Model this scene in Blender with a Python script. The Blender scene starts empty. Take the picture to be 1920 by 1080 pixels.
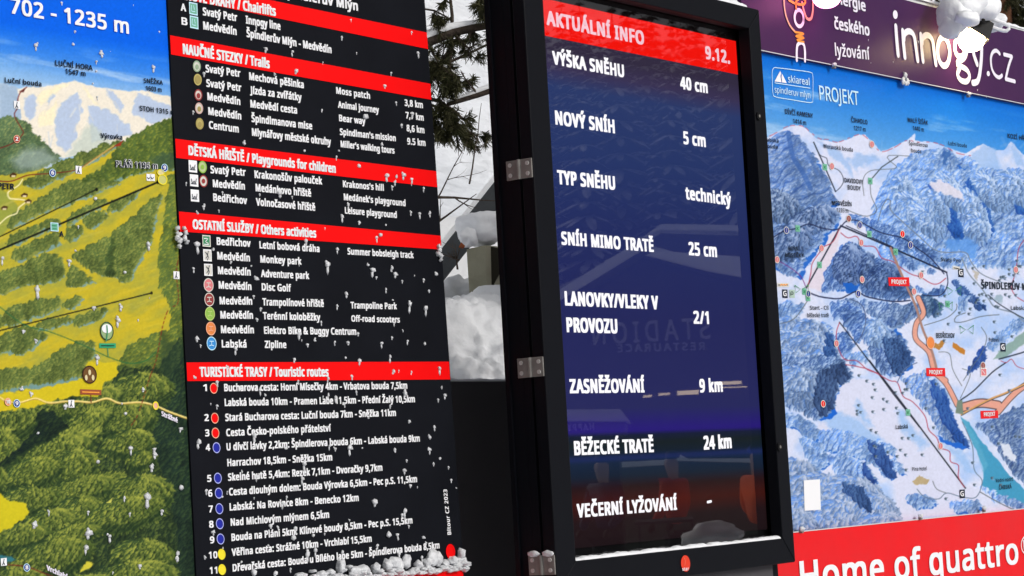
import bpy, bmesh, math, random, os
import numpy as np
from mathutils import Vector, Matrix, noise
from mathutils.geometry import tessellate_polygon
random.seed(7); rng = np.random.default_rng(7)
sc = bpy.context.scene
COL = sc.collection

# ------------------------------------------------------------------ camera
FPX = 4300.0; PITCH = math.radians(4.70); ROLL = math.radians(-3.24); YAW = math.radians(53.1)
CAM = np.array([0.0, 0.0, 1.6])
def _w2c(v):
    x, y, z = v[0], -v[2], v[1]
    y, z = y*math.cos(PITCH)+z*math.sin(PITCH), z*math.cos(PITCH)-y*math.sin(PITCH)
    x, y = x*math.cos(ROLL)-y*math.sin(ROLL), x*math.sin(ROLL)+y*math.cos(ROLL)
    return np.array([x, y, z])
W2C = np.array([_w2c(e) for e in np.eye(3)]).T
cd = bpy.data.cameras.new('camera'); cam = bpy.data.objects.new('camera', cd); COL.objects.link(cam)
cd.sensor_width = 36; cd.lens = 36*FPX/1920; cd.clip_start = 0.05; cd.clip_end = 1500
A = W2C.T
cam.matrix_world = Matrix([[A[0][0], -A[0][1], -A[0][2], CAM[0]], [A[1][0], -A[1][1], -A[1][2], CAM[1]],
                           [A[2][0], -A[2][1], -A[2][2], CAM[2]], [0, 0, 0, 1]])
sc.camera = cam

# ------------------------------------------------------------------ world, sun, exposure
SUN_EL, SUN_AZ = math.radians(27), math.radians(124)      # azimuth clockwise from +Y
world = bpy.data.worlds.new('World'); sc.world = world; world.use_nodes = True
wn = world.node_tree; wn.nodes.clear()
sky = wn.nodes.new('ShaderNodeTexSky'); sky.sky_type = 'NISHITA'; sky.sun_disc = False
sky.sun_elevation = SUN_EL; sky.sun_rotation = SUN_AZ; sky.dust_density = 4.0; sky.air_density = 1.0
hs = wn.nodes.new('ShaderNodeHueSaturation'); hs.inputs['Saturation'].default_value = 0.22
bg = wn.nodes.new('ShaderNodeBackground'); bg.inputs[1].default_value = 0.085
wo = wn.nodes.new('ShaderNodeOutputWorld')
wn.links.new(sky.outputs[0], hs.inputs['Color']); wn.links.new(hs.outputs[0], bg.inputs[0]); wn.links.new(bg.outputs[0], wo.inputs[0])
sl = bpy.data.lights.new('sun', 'SUN'); sl.energy = 1.5; sl.angle = math.radians(18); sl.color = (1, 0.965, 0.92)
so = bpy.data.objects.new('sun', sl); COL.objects.link(so)
sdir = Vector((math.sin(SUN_AZ)*math.cos(SUN_EL), math.cos(SUN_AZ)*math.cos(SUN_EL), math.sin(SUN_EL)))
so.rotation_euler = sdir.to_track_quat('Z', 'Y').to_euler()
sc.view_settings.view_transform = 'Standard'; sc.view_settings.look = 'None'
sc.view_settings.gamma = 1; sc.view_settings.use_curve_mapping = False
sc.view_settings.exposure = 0.0
sc.render.engine = 'CYCLES'

# ------------------------------------------------------------------ geometry helpers
D = np.array([math.cos(YAW), math.sin(YAW), 0.0]); N = np.array([math.sin(YAW), -math.cos(YAW), 0.0]); Z = np.array([0, 0, 1.0])
HB = 2.80      # distance of the map boards' plane from the camera
HK = 2.60      # distance of the kiosk's front plane
HS = 2.632     # the screen glass, set back in its frame
def ray(x, y): return W2C.T @ np.array([(x-960)/FPX, (y-540)/FPX, 1.0])
def on(x, y, h):
    r = ray(x, y); return CAM + r*(-h/(N@r))
def at(x, y, depth):
    return CAM + ray(x, y)*depth
def proj(p):
    q = (np.asarray(p)-CAM) @ W2C.T
    return 960+FPX*q[..., 0]/q[..., 2], 540+FPX*q[..., 1]/q[..., 2]
def U(x, y, h): return float((on(x, y, h)-CAM)@D)
def H(x, y, h): return float(on(x, y, h)[2])
def P(u, z, h): return CAM*np.array([1, 1, 0]) + D*u - N*h + Z*z     # board coordinates to world
def zoomf(ox, oy, s): return lambda X, Y: (ox+X/s, oy+Y/s)

def lin(c):
    c = np.asarray(c, float)/255
    return np.where(c <= 0.04045, c/12.92, ((c+0.055)/1.055)**2.4)

def mat(name, base, rough=0.5, spec=0.5, metal=0.0, emis=None, estr=1.0, bump=None, vary=None, sss=0, coat=0):
    m = bpy.data.materials.new(name); m.use_nodes = True; t = m.node_tree; b = t.nodes['Principled BSDF']
    b.inputs['Base Color'].default_value = (*base, 1); b.inputs['Roughness'].default_value = rough
    b.inputs['Specular IOR Level'].default_value = spec; b.inputs['Metallic'].default_value = metal
    b.inputs['Coat Weight'].default_value = coat
    if emis is not None:
        b.inputs['Emission Color'].default_value = (*emis, 1); b.inputs['Emission Strength'].default_value = estr
    if sss:
        b.inputs['Subsurface Weight'].default_value = sss; b.inputs['Subsurface Radius'].default_value = (1, 1, 1); b.inputs['Subsurface Scale'].default_value = 0.01
    tc = t.nodes.new('ShaderNodeTexCoord')
    if vary:
        sc_, amt, col2 = vary
        n = t.nodes.new('ShaderNodeTexNoise'); n.inputs['Scale'].default_value = sc_; n.inputs['Detail'].default_value = 6
        r = t.nodes.new('ShaderNodeMapRange'); r.inputs[1].default_value = 0.4; r.inputs[2].default_value = 0.7; r.inputs[4].default_value = amt
        mx = t.nodes.new('ShaderNodeMix'); mx.data_type = 'RGBA'; mx.inputs[6].default_value = (*base, 1); mx.inputs[7].default_value = (*col2, 1)
        t.links.new(tc.outputs['Object'], n.inputs['Vector']); t.links.new(n.outputs['Fac'], r.inputs[0]); t.links.new(r.outputs[0], mx.inputs[0])
        t.links.new(mx.outputs[2], b.inputs['Base Color'])
    if bump:
        sc_, st, dist = bump
        n = t.nodes.new('ShaderNodeTexNoise'); n.inputs['Scale'].default_value = sc_; n.inputs['Detail'].default_value = 8
        bp = t.nodes.new('ShaderNodeBump'); bp.inputs['Strength'].default_value = st; bp.inputs['Distance'].default_value = dist
        t.links.new(tc.outputs['Object'], n.inputs['Vector']); t.links.new(n.outputs['Fac'], bp.inputs['Height']); t.links.new(bp.outputs[0], b.inputs['Normal'])
    return m

def link(name, me, parent=None, **props):
    o = bpy.data.objects.new(name, me); COL.objects.link(o)
    if parent is not None: o.parent = parent
    for k, v in props.items(): o[k] = v
    return o
def mesh(name, v, f, m, parent=None, smooth=False, **props):
    me = bpy.data.meshes.new(name); me.from_pydata([tuple(map(float, p)) for p in v], [], f)
    if smooth: me.polygons.foreach_set('use_smooth', [True]*len(me.polygons))
    if m: me.materials.append(m)
    return link(name, me, parent, **props)
def empty(name, label, category, group=None, loc=None):
    o = bpy.data.objects.new(name, None); COL.objects.link(o); o.empty_display_size = 0.1
    o['label'] = label; o['category'] = category
    if group: o['group'] = group
    return o
def join(parts):
    V, F = [], []
    for v, f in parts:
        b = len(V); V += [tuple(p) for p in v]; F += [tuple(i+b for i in q) for q in f]
    return V, F
def boxv(u0, u1, z0, z1, h0, h1):
    """box in board coordinates: u along, z up, h distance behind the camera plane (h0 front, h1 back)"""
    v = [P(u, z, h) for h in (h0, h1) for (u, z) in ((u0, z0), (u1, z0), (u1, z1), (u0, z1))]
    return v, [(0, 1, 2, 3), (5, 4, 7, 6), (4, 0, 3, 7), (1, 5, 6, 2), (3, 2, 6, 7), (4, 5, 1, 0)]
def bevel_obj(o, w, seg=2):
    bm = bmesh.new(); bm.from_mesh(o.data); bmesh.ops.recalc_face_normals(bm, faces=bm.faces)
    bmesh.ops.bevel(bm, geom=list(bm.edges), offset=w, segments=seg, affect='EDGES', profile=0.5)
    bm.to_mesh(o.data); bm.free()
def tube(pts, radii, n=8, cap=True):
    pts = [np.asarray(p, float) for p in pts]; V, F = [], []
    for i, p in enumerate(pts):
        t = pts[min(i+1, len(pts)-1)]-pts[max(i-1, 0)]; t = t/(np.linalg.norm(t)+1e-12)
        a = np.cross(t, [0.13, 0.27, 0.95]); a /= np.linalg.norm(a); b = np.cross(t, a)
        r = radii[i] if hasattr(radii, '__len__') else radii
        for k in range(n):
            an = 2*math.pi*k/n; V.append(p+r*(math.cos(an)*a+math.sin(an)*b))
    for i in range(len(pts)-1):
        for k in range(n): F.append((i*n+k, i*n+(k+1) % n, (i+1)*n+(k+1) % n, (i+1)*n+k))
    if cap: F.append(tuple(range(n))[::-1]); F.append(tuple((len(pts)-1)*n+k for k in range(n)))
    return V, F
_ico = {}
def ico(sub):
    if sub not in _ico:
        bm = bmesh.new(); bmesh.ops.create_icosphere(bm, subdivisions=sub, radius=1)
        _ico[sub] = (np.array([v.co[:] for v in bm.verts]), [tuple(x.index for x in f.verts) for f in bm.faces]); bm.free()
    return _ico[sub]
def blob(c, r, sub=2, amp=0.25, fr=2.0, seed=0, axes=None, fine=0.0):
    v, f = ico(sub); out = []
    for p in v:
        q = Vector(p)*fr+Vector((seed*7.3, seed*3.1, seed*1.7))
        k = 1+amp*noise.noise(q)*2 + (fine*noise.noise(q*4.3) if fine else 0)
        s = p*k*np.asarray(r)
        if axes is not None: s = axes @ s
        out.append(np.asarray(c)+s)
    return out, f
BAX = np.array([D, N, Z]).T        # board axes as columns: x along, y outwards, z up

# ------------------------------------------------------------------ lettering made from font outlines
FD = os.path.join(bpy.utils.resource_path('LOCAL'), 'datafiles', 'fonts')
def loadfont(n):
    try: return bpy.data.fonts.load(os.path.join(FD, n))
    except Exception: return None
FONTS = {'sans': loadfont('NotoSansHebrew-Regular.woff2'), 'noto': loadfont('NotoSansHebrew-Regular.woff2')}
def bez(sp, n):
    pts = sp.bezier_points; out = []
    if len(pts) == 0:
        return [(p.co[0], p.co[1]) for p in sp.points]
    for i in range(len(pts)):
        a, b = pts[i], pts[(i+1) % len(pts)]
        p0, p1, p2, p3 = a.co, a.handle_right, b.handle_left, b.co
        straight = abs((p1-p0).cross(p3-p0).z)+abs((p2-p0).cross(p3-p0).z) < 1e-7
        k = 1 if straight else n
        for j in range(k):
            t = j/k; s = 1-t
            q = s*s*s*p0+3*s*s*t*p1+3*s*t*t*p2+t*t*t*p3
            out.append((q.x, q.y))
    return out
def area(p):
    p = np.asarray(p); x, y = p[:, 0], p[:, 1]
    return 0.5*float(np.sum(x*np.roll(y, -1)-np.roll(x, -1)*y))
def inside(pt, poly):
    x, y = pt; c = False; j = len(poly)-1
    for i in range(len(poly)):
        if (poly[i][1] > y) != (poly[j][1] > y) and x < (poly[j][0]-poly[i][0])*(y-poly[i][1])/(poly[j][1]-poly[i][1])+poly[i][0]: c = not c
        j = i
    return c
_outl = {}
def outlines(s, font, spacing, seg):
    key = (s, font, spacing, seg)
    if key in _outl: return _outl[key]
    c = bpy.data.curves.new('lettering', 'FONT'); c.body = s; c.size = 1; c.space_character = spacing
    if FONTS.get(font): c.font = FONTS[font]
    o = bpy.data.objects.new('lettering', c); COL.objects.link(o)
    dg = bpy.context.evaluated_depsgraph_get(); dg.update()
    cu = o.evaluated_get(dg).to_curve(dg)
    polys = [bez(sp, seg) for sp in cu.splines]
    polys = [p for p in polys if len(p) > 2]
    o.evaluated_get(dg).to_curve_clear()
    bpy.data.objects.remove(o); bpy.data.curves.remove(c)
    _outl[key] = polys
    return polys
CAPH = {}
def caph(font):
    if font not in CAPH:
        ys = [q[1] for p in outlines('H', font, 1, 1) for q in p]; CAPH[font] = max(ys)-min(ys)
    return CAPH[font]
def text_tris(s, font='sans', ox=0.03, oy=0.02, spacing=1.1, seg=3):
    """triangles of the word in em units, bottom left at the origin"""
    polys = outlines(s, font, spacing, seg)
    big = {}
    ar = [area(p) for p in polys]
    tot = sum(ar); so_ = 1 if tot > 0 else -1       # winding of outer contours
    outers = [(p, a) for p, a in zip(polys, ar) if a*so_ > 0]; holes = [(p, a) for p, a in zip(polys, ar) if a*so_ < 0]
    groups = []
    for p, a in outers: groups.append([np.asarray(p), [], p, abs(a)])
    for hp, a in holes:
        best = None
        for g in groups:
            if inside(hp[0], g[2]) and (best is None or g[3] < best[3]): best = g
        if best is not None:
            best[1].append(np.asarray(hp))
    V0, F0 = [], []
    for gi, g in enumerate(groups):
        loops = [[Vector((q[0], q[1], 0)) for q in g[0]]]+[[Vector((q[0], q[1], 0)) for q in h] for h in g[1]]
        flat = [q for l in loops for q in l]; b = len(V0)
        try: tr = tessellate_polygon(loops)
        except Exception: continue
        V0 += [(q.x, q.y, (gi % 5)*1.0) for q in flat]; F0 += [tuple(i+b for i in t) for t in tr]
    V0 = np.array(V0)
    if ox <= 0: return V0, F0
    # a heavier weight: the thin outline swept over a small rectangle
    kx = min(6, int(math.ceil(2*ox/0.046))+1); ky = min(4, int(math.ceil(2*oy/0.046))+1)
    mm = [(a_, b_) for a_ in np.linspace(-1, 1, kx) for b_ in np.linspace(-1, 1, ky)]
    V = np.vstack([V0+np.array([a_*ox, b_*oy, 2.5*k]) for k, (a_, b_) in enumerate(mm)]); n = len(V0)
    return V, [tuple(i+n*k for i in t) for k in range(len(mm)) for t in F0]
def text(s, a, b, cap, m, parent, h, font='sans', w=0.06, spacing=1.12, seg=3, name='lettering', up=None, off=0.0022, wy=None):
    """set a word on the board plane at distance h: baseline from photo point a to b, cap height in photo pixels"""
    P0 = on(*a, h-off); P1 = on(*b, h-off)
    if up is None:
        ht = H(a[0], a[1]-cap, h-off)-P0[2]; upv = Z
    else:
        q = on(*up, h-off)-P0; ht = np.linalg.norm(q); upv = q/ht
    L = np.linalg.norm(P1-P0); dirv = (P1-P0)/L
    ch = caph(font)
    V, F = text_tris(s, font, 0, 0, spacing, seg)
    x0, x1 = V[:, 0].min(), V[:, 0].max()
    sx, sy = L/(x1-x0), ht/ch
    # stem weight is given as a fraction of the cap height, the same on the board in both directions
    oxm = w*ht
    V, F = text_tris(s, font, oxm/sx, (wy if wy is not None else w*0.62)*ht/sy, spacing, seg)
    sx = (L-2*oxm*0)/(x1-x0)
    W = P0 + (V[:, :1]-x0)*sx*dirv + V[:, 1:2]*sy*upv + V[:, 2:3]*0.00003*N
    return mesh(name, W, F, m, parent)

def resample(pts, step):
    pts = np.asarray(pts, float); out = [pts[0]]
    # Catmull-Rom
    n = len(pts)
    for i in range(n-1):
        p0, p1, p2, p3 = pts[max(i-1, 0)], pts[i], pts[i+1], pts[min(i+2, n-1)]
        k = max(2, int(np.linalg.norm(p2-p1)/step))
        for j in range(1, k+1):
            t = j/k
            out.append(0.5*((2*p1)+(-p0+p2)*t+(2*p0-5*p1+4*p2-p3)*t*t+(-p0+3*p1-3*p2+p3)*t**3))
    return np.array(out)
def ribbon(pts3, width, n=N, caps=True):
    """flat stroke with round ends; pts3 are points in space, width in metres"""
    pts = np.asarray(pts3); V, F = [], []
    T = np.gradient(pts, axis=0); T /= np.linalg.norm(T, axis=1)[:, None]+1e-12
    S = np.cross(T, n); S /= np.linalg.norm(S, axis=1)[:, None]+1e-12
    for p, s in zip(pts, S): V += [p+s*width/2, p-s*width/2]
    for i in range(len(pts)-1): F.append((2*i, 2*i+1, 2*i+3, 2*i+2))
    if caps:
        for i, sg in ((0, -1), (len(pts)-1, 1)):
            b = len(V); K = 7
            for k in range(K+1):
                an = math.pi*k/K; V.append(pts[i]+(math.cos(an)*S[i]+sg*math.sin(an)*T[i])*width/2)
            F.append(tuple(range(b, b+K+1)))
    return V, F
def stroke(pts, wpx, m, parent, h, off=0.0018, name='print_line', closed=False, smooth=True, caps=True):
    pp = resample(pts, 3.0) if smooth else np.asarray(pts, float)
    if closed: pp = np.vstack([pp, pp[:2]]) if not smooth else pp
    W = np.array([on(x, y, h-off) for x, y in pp])
    mid = pp[len(pp)//2]
    wm = abs(H(mid[0], mid[1]-wpx, h)-H(mid[0], mid[1], h))
    v, f = ribbon(W, wm, caps=caps)
    return mesh(name, v, f, m, parent) if name else (v, f)
def patch(pts, m, parent, h, off=0.001, name='print_patch', **props):
    return mesh(name, [on(x, y, h-off) for x, y in pts], [tuple(range(len(pts)))], m, parent, **props)
def oval(c, rx, ry, n=28): return [(c[0]+rx*math.cos(2*math.pi*k/n)+0.05*ry*math.sin(2*math.pi*k/n)*-1, c[1]-ry*math.sin(2*math.pi*k/n)) for k in range(n)]
def ringf(c, rx, ry, k=0.82, n=28):
    return oval(c, rx, ry, n)+oval(c, rx*k, ry*k, n), [(i, (i+1) % n, n+(i+1) % n, n+i) for i in range(n)]
def ring(c, rx, ry, m, parent, h, off=0.0024, k=0.82, name='badge_rim'):
    p, f = ringf(c, rx, ry, k)
    return mesh(name, [on(x, y, h-off) for x, y in p], f, m, parent)

# ------------------------------------------------------------------ materials
WHITE = mat('white print', (0.86, 0.86, 0.88), 0.5, 0.25)
BLACKP = mat('black print', (0.0068, 0.0075, 0.0105), 0.6, 0.045, vary=(9, 0.7, (0.009, 0.010, 0.014)))
REDP = mat('red print', (0.90, 0.004, 0.005), 0.5, 0.06, vary=(7, 0.5, (0.82, 0.007, 0.007)))
REDB = mat('red banner print', (0.80, 0.008, 0.012), 0.42, 0.14, vary=(4, 0.8, (0.72, 0.02, 0.024)), bump=(6, 0.25, 0.01))
PURPLE = mat('purple banner print', (0.052, 0.014, 0.072), 0.42, 0.12, vary=(5, 0.7, (0.062, 0.017, 0.074)), bump=(5, 0.2, 0.01))
LILAC = mat('lilac white print', (0.84, 0.80, 0.90), 0.5, 0.2)
INK = mat('dark map ink', (0.012, 0.02, 0.035), 0.6, 0.1)
ORANGE = mat('orange print', (0.85, 0.33, 0.05), 0.5, 0.2)
SALMON = mat('salmon print', (0.80, 0.42, 0.28), 0.5, 0.2)
LBLUE = mat('light blue print', (0.55, 0.80, 0.92), 0.5, 0.2)
GREENP = mat('green print', (0.05, 0.27, 0.12), 0.5, 0.2)
MINT = mat('mint print', (0.17, 0.47, 0.33), 0.5, 0.2)
NAVY = mat('navy print', (0.012, 0.035, 0.30), 0.5, 0.2)
ROUTEBLUE = mat('route blue print', (0.012, 0.02, 0.33), 0.5, 0.2)
YELLOWP = mat('yellow print', (0.85, 0.72, 0.03), 0.5, 0.2)
FRAME = mat('black powder coat', (0.0045, 0.005, 0.0075), 0.48, 0.08, bump=(260, 0.12, 0.0006), vary=(6, 0.5, (0.0055, 0.006, 0.008)))
INNER = mat('black inner lining', (0.004, 0.004, 0.005), 0.6, 0.15)
DARKPANEL = mat('dark grey sheet metal', (0.075, 0.070, 0.076), 0.55, 0.2, vary=(3, 0.6, (0.060, 0.056, 0.062)), bump=(5, 0.1, 0.01))
STEEL = mat('brushed steel', (0.22, 0.21, 0.195), 0.55, 0.3, 0.0, vary=(40, 0.8, (0.13, 0.12, 0.11)), bump=(90, 0.2, 0.0008))
SCREW = mat('bright screw', (0.5, 0.5, 0.48), 0.4, 0.4, 0.0)
EDGE = mat('pale board edge', (0.6, 0.62, 0.63), 0.5, 0.3)
SNOW = mat('snow', (0.88, 0.89, 0.91), 0.75, 0.2, bump=(70, 0.35, 0.008), vary=(5, 0.5, (0.80, 0.82, 0.86)))
SNOWG = mat('snow on ground', (0.80, 0.82, 0.86), 0.8, 0.15, bump=(3, 0.8, 0.15), vary=(0.6, 0.8, (0.62, 0.65, 0.70)))
ICE = mat('wet snow', (0.72, 0.73, 0.75), 0.45, 0.4, bump=(300, 0.7, 0.002), vary=(160, 0.8, (0.50, 0.51, 0.53)))
BARK = mat('dark bark', (0.045, 0.035, 0.028), 0.9, 0.1, bump=(60, 1, 0.01), vary=(30, 0.8, (0.10, 0.08, 0.065)))
BARKB = mat('brown bark', (0.12, 0.055, 0.03), 0.9, 0.1, bump=(40, 1, 0.02), vary=(14, 0.9, (0.04, 0.025, 0.018)))
NEEDLE = mat('fir needles', (0.040, 0.043, 0.018), 0.7, 0.15, vary=(22, 0.8, (0.075, 0.07, 0.035)))
TIMBER = mat('grey weathered timber', (0.060, 0.066, 0.072), 0.75, 0.12, bump=(30, 0.5, 0.004), vary=(12, 0.7, (0.040, 0.044, 0.048)))
BOXM = mat('beige concrete', (0.33, 0.32, 0.24), 0.85, 0.15, bump=(70, 0.6, 0.003), vary=(18, 0.8, (0.23, 0.225, 0.165)))
BOXD = mat('dark box side', (0.03, 0.028, 0.02), 0.9, 0.1)

# ------------------------------------------------------------------ ground and hillside
def ground_z(x, y):
    q = -(N[0]*x+N[1]*y)               # distance behind the boards' face
    z = 0.0
    if q > 3.6: z += min((q-3.6)*0.78, 60)
    e = x-48
    if e > 0: z += min(e*0.27, 70)
    z += 0.25*noise.noise(Vector((x*0.25, y*0.25, 0)))*min(1, max(0, abs(q-2.5)-1.5)) if abs(x)+abs(y) > 3 else 0
    z += 0.12*noise.noise(Vector((x*1.1, y*1.1, 4)))*min(1, max(0, q-3.6))
    return z
gx = np.concatenate([np.linspace(-600, -40, 22), np.linspace(-38, 60, 150), np.linspace(64, 600, 30)])
gy = np.concatenate([np.linspace(-600, -40, 22), np.linspace(-38, 60, 150), np.linspace(64, 600, 30)])
gv = [(x, y, ground_z(x, y)) for y in gy for x in gx]; nx = len(gx)
gf = [(j*nx+i, j*nx+i+1, (j+1)*nx+i+1, (j+1)*nx+i) for j in range(len(gy)-1) for i in range(nx-1)]
mesh('ground', gv, gf, SNOWG, None, True, kind='structure')

# ------------------------------------------------------------------ painter for the two printed panorama maps
def vnoise(x, y, seed=0):
    xi = np.floor(x).astype(np.int64); yi = np.floor(y).astype(np.int64); xf = x-xi; yf = y-yi
    u = xf*xf*(3-2*xf); v = yf*yf*(3-2*yf)
    def hh(a, b):
        n = (a*374761393+b*668265263+seed*974634777) & 0xffffffff
        n = ((n ^ (n >> 13))*1274126177) & 0xffffffff
        return ((n ^ (n >> 16)) & 0xffff)/65535.0
    return (hh(xi, yi)*(1-u)+hh(xi+1, yi)*u)*(1-v)+(hh(xi, yi+1)*(1-u)+hh(xi+1, yi+1)*u)*v
def fbm(x, y, o=4, seed=0):
    s = 0; a = 0.5; t = 0
    for k in range(o): s = s+a*vnoise(x*2**k, y*2**k, seed+k); t += a; a *= 0.55
    return s/t
class Canvas:
    def __init__(s, x0, y0, x1, y1):
        s.x0, s.y0 = x0, y0; s.w, s.h = x1-x0, y1-y0
        s.im = np.zeros((s.h, s.w, 3)); s.X, s.Y = np.meshgrid(np.arange(s.w)+x0, np.arange(s.h)+y0); s.X = s.X.astype(float); s.Y = s.Y.astype(float)
        s.wx = (fbm(s.X/9, s.Y/9, 3, 3)-0.5)*9; s.wy = (fbm(s.X/9, s.Y/9, 3, 9)-0.5)*9
    def mask(s, poly, wob=1.0, soft=1.0):
        p = np.asarray(poly, float); pad = int(8+4*wob+soft*3)
        a0 = max(0, int(p[:, 0].min()-s.x0-pad)); a1 = min(s.w, int(p[:, 0].max()-s.x0+pad)); b0 = max(0, int(p[:, 1].min()-s.y0-pad)); b1 = min(s.h, int(p[:, 1].max()-s.y0+pad))
        if a1 <= a0 or b1 <= b0: return None
        sl_ = (slice(b0, b1), slice(a0, a1))
        X = s.X[sl_]+s.wx[sl_]*wob; Y = s.Y[sl_]+s.wy[sl_]*wob
        ins = np.zeros(X.shape, bool); dist = np.full(X.shape, 1e9)
        for i in range(len(p)):
            x1, y1 = p[i]; x2, y2 = p[(i+1) % len(p)]
            if y1 != y2:
                c = ((y1 > Y) != (y2 > Y)) & (X < (x2-x1)*(Y-y1)/(y2-y1)+x1); ins ^= c
            L = (x2-x1)**2+(y2-y1)**2+1e-9; t = np.clip(((X-x1)*(x2-x1)+(Y-y1)*(y2-y1))/L, 0, 1)
            dist = np.minimum(dist, np.hypot(X-x1-t*(x2-x1), Y-y1-t*(y2-y1)))
        sd = np.where(ins, dist, -dist)
        return sl_, np.clip(sd/soft+0.5, 0, 1), sd
    def fill(s, poly, col, wob=1.0, soft=1.0, alpha=1.0):
        r = s.mask(poly, wob, soft)
        if r is None: return
        sl_, m, _ = r; m = (m*alpha)[..., None]; s.im[sl_] = s.im[sl_]*(1-m)+np.asarray(col, float)*m
    def line(s, pts, w, col, alpha=1.0, smooth=True, dash=None):
        p = resample(pts, 4) if smooth and len(pts) > 2 else np.asarray(pts, float)
        a0 = max(0, int(p[:, 0].min()-s.x0-w-3)); a1 = min(s.w, int(p[:, 0].max()-s.x0+w+3)); b0 = max(0, int(p[:, 1].min()-s.y0-w-3)); b1 = min(s.h, int(p[:, 1].max()-s.y0+w+3))
        if a1 <= a0 or b1 <= b0: return
        sl_ = (slice(b0, b1), slice(a0, a1)); X = s.X[sl_]; Y = s.Y[sl_]; dist = np.full(X.shape, 1e9); acc = 0
        for i in range(len(p)-1):
            x1, y1 = p[i]; x2, y2 = p[i+1]; seg = math.hypot(x2-x1, y2-y1); acc += seg
            if dash and int(acc/dash) % 2: continue
            t = np.clip(((X-x1)*(x2-x1)+(Y-y1)*(y2-y1))/(seg*seg+1e-9), 0, 1)
            dist = np.minimum(dist, np.hypot(X-x1-t*(x2-x1), Y-y1-t*(y2-y1)))
        m = (np.clip(w/2-dist+0.5, 0, 1)*alpha)[..., None]; s.im[sl_] = s.im[sl_]*(1-m)+np.asarray(col, float)*m
    def stamp(s, x, y, ln, w, ang, c1, c2, edge):
        """one drawn tree: a short tapering comma, light on its left, inked on its right"""
        R = int(ln/2+w+2); cx, cy = int(x)-s.x0, int(y)-s.y0
        a0, a1, b0, b1 = max(0, cx-R), min(s.w, cx+R+1), max(0, cy-R), min(s.h, cy+R+1)
        if a1-a0 < 2 or b1-b0 < 2: return
        X = s.X[b0:b1, a0:a1]-x; Y = s.Y[b0:b1, a0:a1]-y; ca, sa = math.cos(ang), math.sin(ang)
        l = X*ca+Y*sa; t = -X*sa+Y*ca; l = l/(ln/2); ww = w/2*(1.05-0.45*l)
        bow = 0.35*w*(l*l); t = t+bow
        d = np.maximum(np.abs(l)-1, 0)*ln/2+np.maximum(np.abs(t)-ww, 0)
        m = np.clip(1-d, 0, 1)[..., None]; k = np.clip(t/ww*0.5+0.5, 0, 1)[..., None]
        col = c1*(1-k)+c2*k; col = np.where(k > 0.86, edge, col)
        s.im[b0:b1, a0:a1] = s.im[b0:b1, a0:a1]*(1-m)+col*m
    def trees(s, poly, light, dark, ink, ang=1.9, ln=9, w=4.5, dens=1.0, wob=1.0, under=None, shade=None, fan=0.0, soft=1.0):
        p = np.asarray(poly, float); light, dark, ink = map(lambda q: np.asarray(q, float), (light, dark, ink))
        r = s.mask(poly, wob, 1.5)
        if r is None: return
        sl_, m, sd = r
        b = (dark*0.85+ink*0.15) if under is None else np.asarray(under, float)
        mm = m[..., None]; s.im[sl_] = s.im[sl_]*(1-mm)+b*mm
        c = p.mean(0); ext = p.max(0)-p.min(0)+1e-6
        n = int(dens*m.sum()/(ln*w*0.42)); ys, xs = np.nonzero(m > 0.5)
        if len(ys) == 0: return
        idx = rng.choice(len(ys), min(n, len(ys)), replace=False)
        pts = [(ys[i]+sl_[0].start+s.y0, xs[i]+sl_[1].start+s.x0, sd[ys[i], xs[i]]) for i in idx]; pts.sort()
        for y, x, dd in pts:
            u = (x-c[0])/ext[0]*2; v = (y-c[1])/ext[1]*2
            rid = math.sin((x*math.cos(ang+.5)*0.75+y*math.sin(ang+.5)*0.35)/6.5+float(fb(x*0.6, y*0.6))*9)
            sh = (shade(u, v) if shade else 0.55-0.25*u-0.2*v)+rng.normal()*0.12+(float(fb(x, y))-0.5)*0.9+0.22*rid
            sh = min(1, max(0, sh))
            a = ang+fan*u+rng.normal()*0.16
            s.stamp(x, y, ln*(0.75+0.5*rng.random()), w*(0.75+0.5*rng.random()), a, light*sh+dark*(1-sh), dark*(0.7+0.35*sh), ink*(0.75+0.5*sh)+dark*0.2)
    def dome(s, cx, cy, rx, ry, ang, light, dark, ink, ln=9, w=4.5, dens=1.0, lit=-0.9):
        """a wooded spur: trees in arcs that fall away from its crest"""
        ca, sa = math.cos(ang), math.sin(ang); n = 22
        poly = [(cx+rx*math.cos(t)*ca-ry*math.sin(t)*sa, cy+rx*math.cos(t)*sa+ry*math.sin(t)*ca) for t in np.linspace(0, 2*math.pi, n, endpoint=False)]
        light, dark, ink = map(lambda q: np.asarray(q, float), (light, dark, ink))
        r = s.mask(poly, 1.0, 1.5)
        if r is None: return
        sl_, m, sd = r; mm = m[..., None]; s.im[sl_] = s.im[sl_]*(1-mm)+(dark*0.6+ink*0.4)*mm
        ys, xs = np.nonzero(m > 0.5)
        if len(ys) == 0: return
        k = int(dens*len(ys)/(ln*w*0.42)); idx = rng.choice(len(ys), min(k, len(ys)), replace=False)
        pts = []
        for i in idx:
            y, x = ys[i]+sl_[0].start+s.y0, xs[i]+sl_[1].start+s.x0
            dx, dy = x-cx, y-cy; u = (dx*ca+dy*sa)/rx; v = (-dx*sa+dy*ca)/ry; pts.append((y, x, u, v, dx, dy))
        pts.sort()
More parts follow.
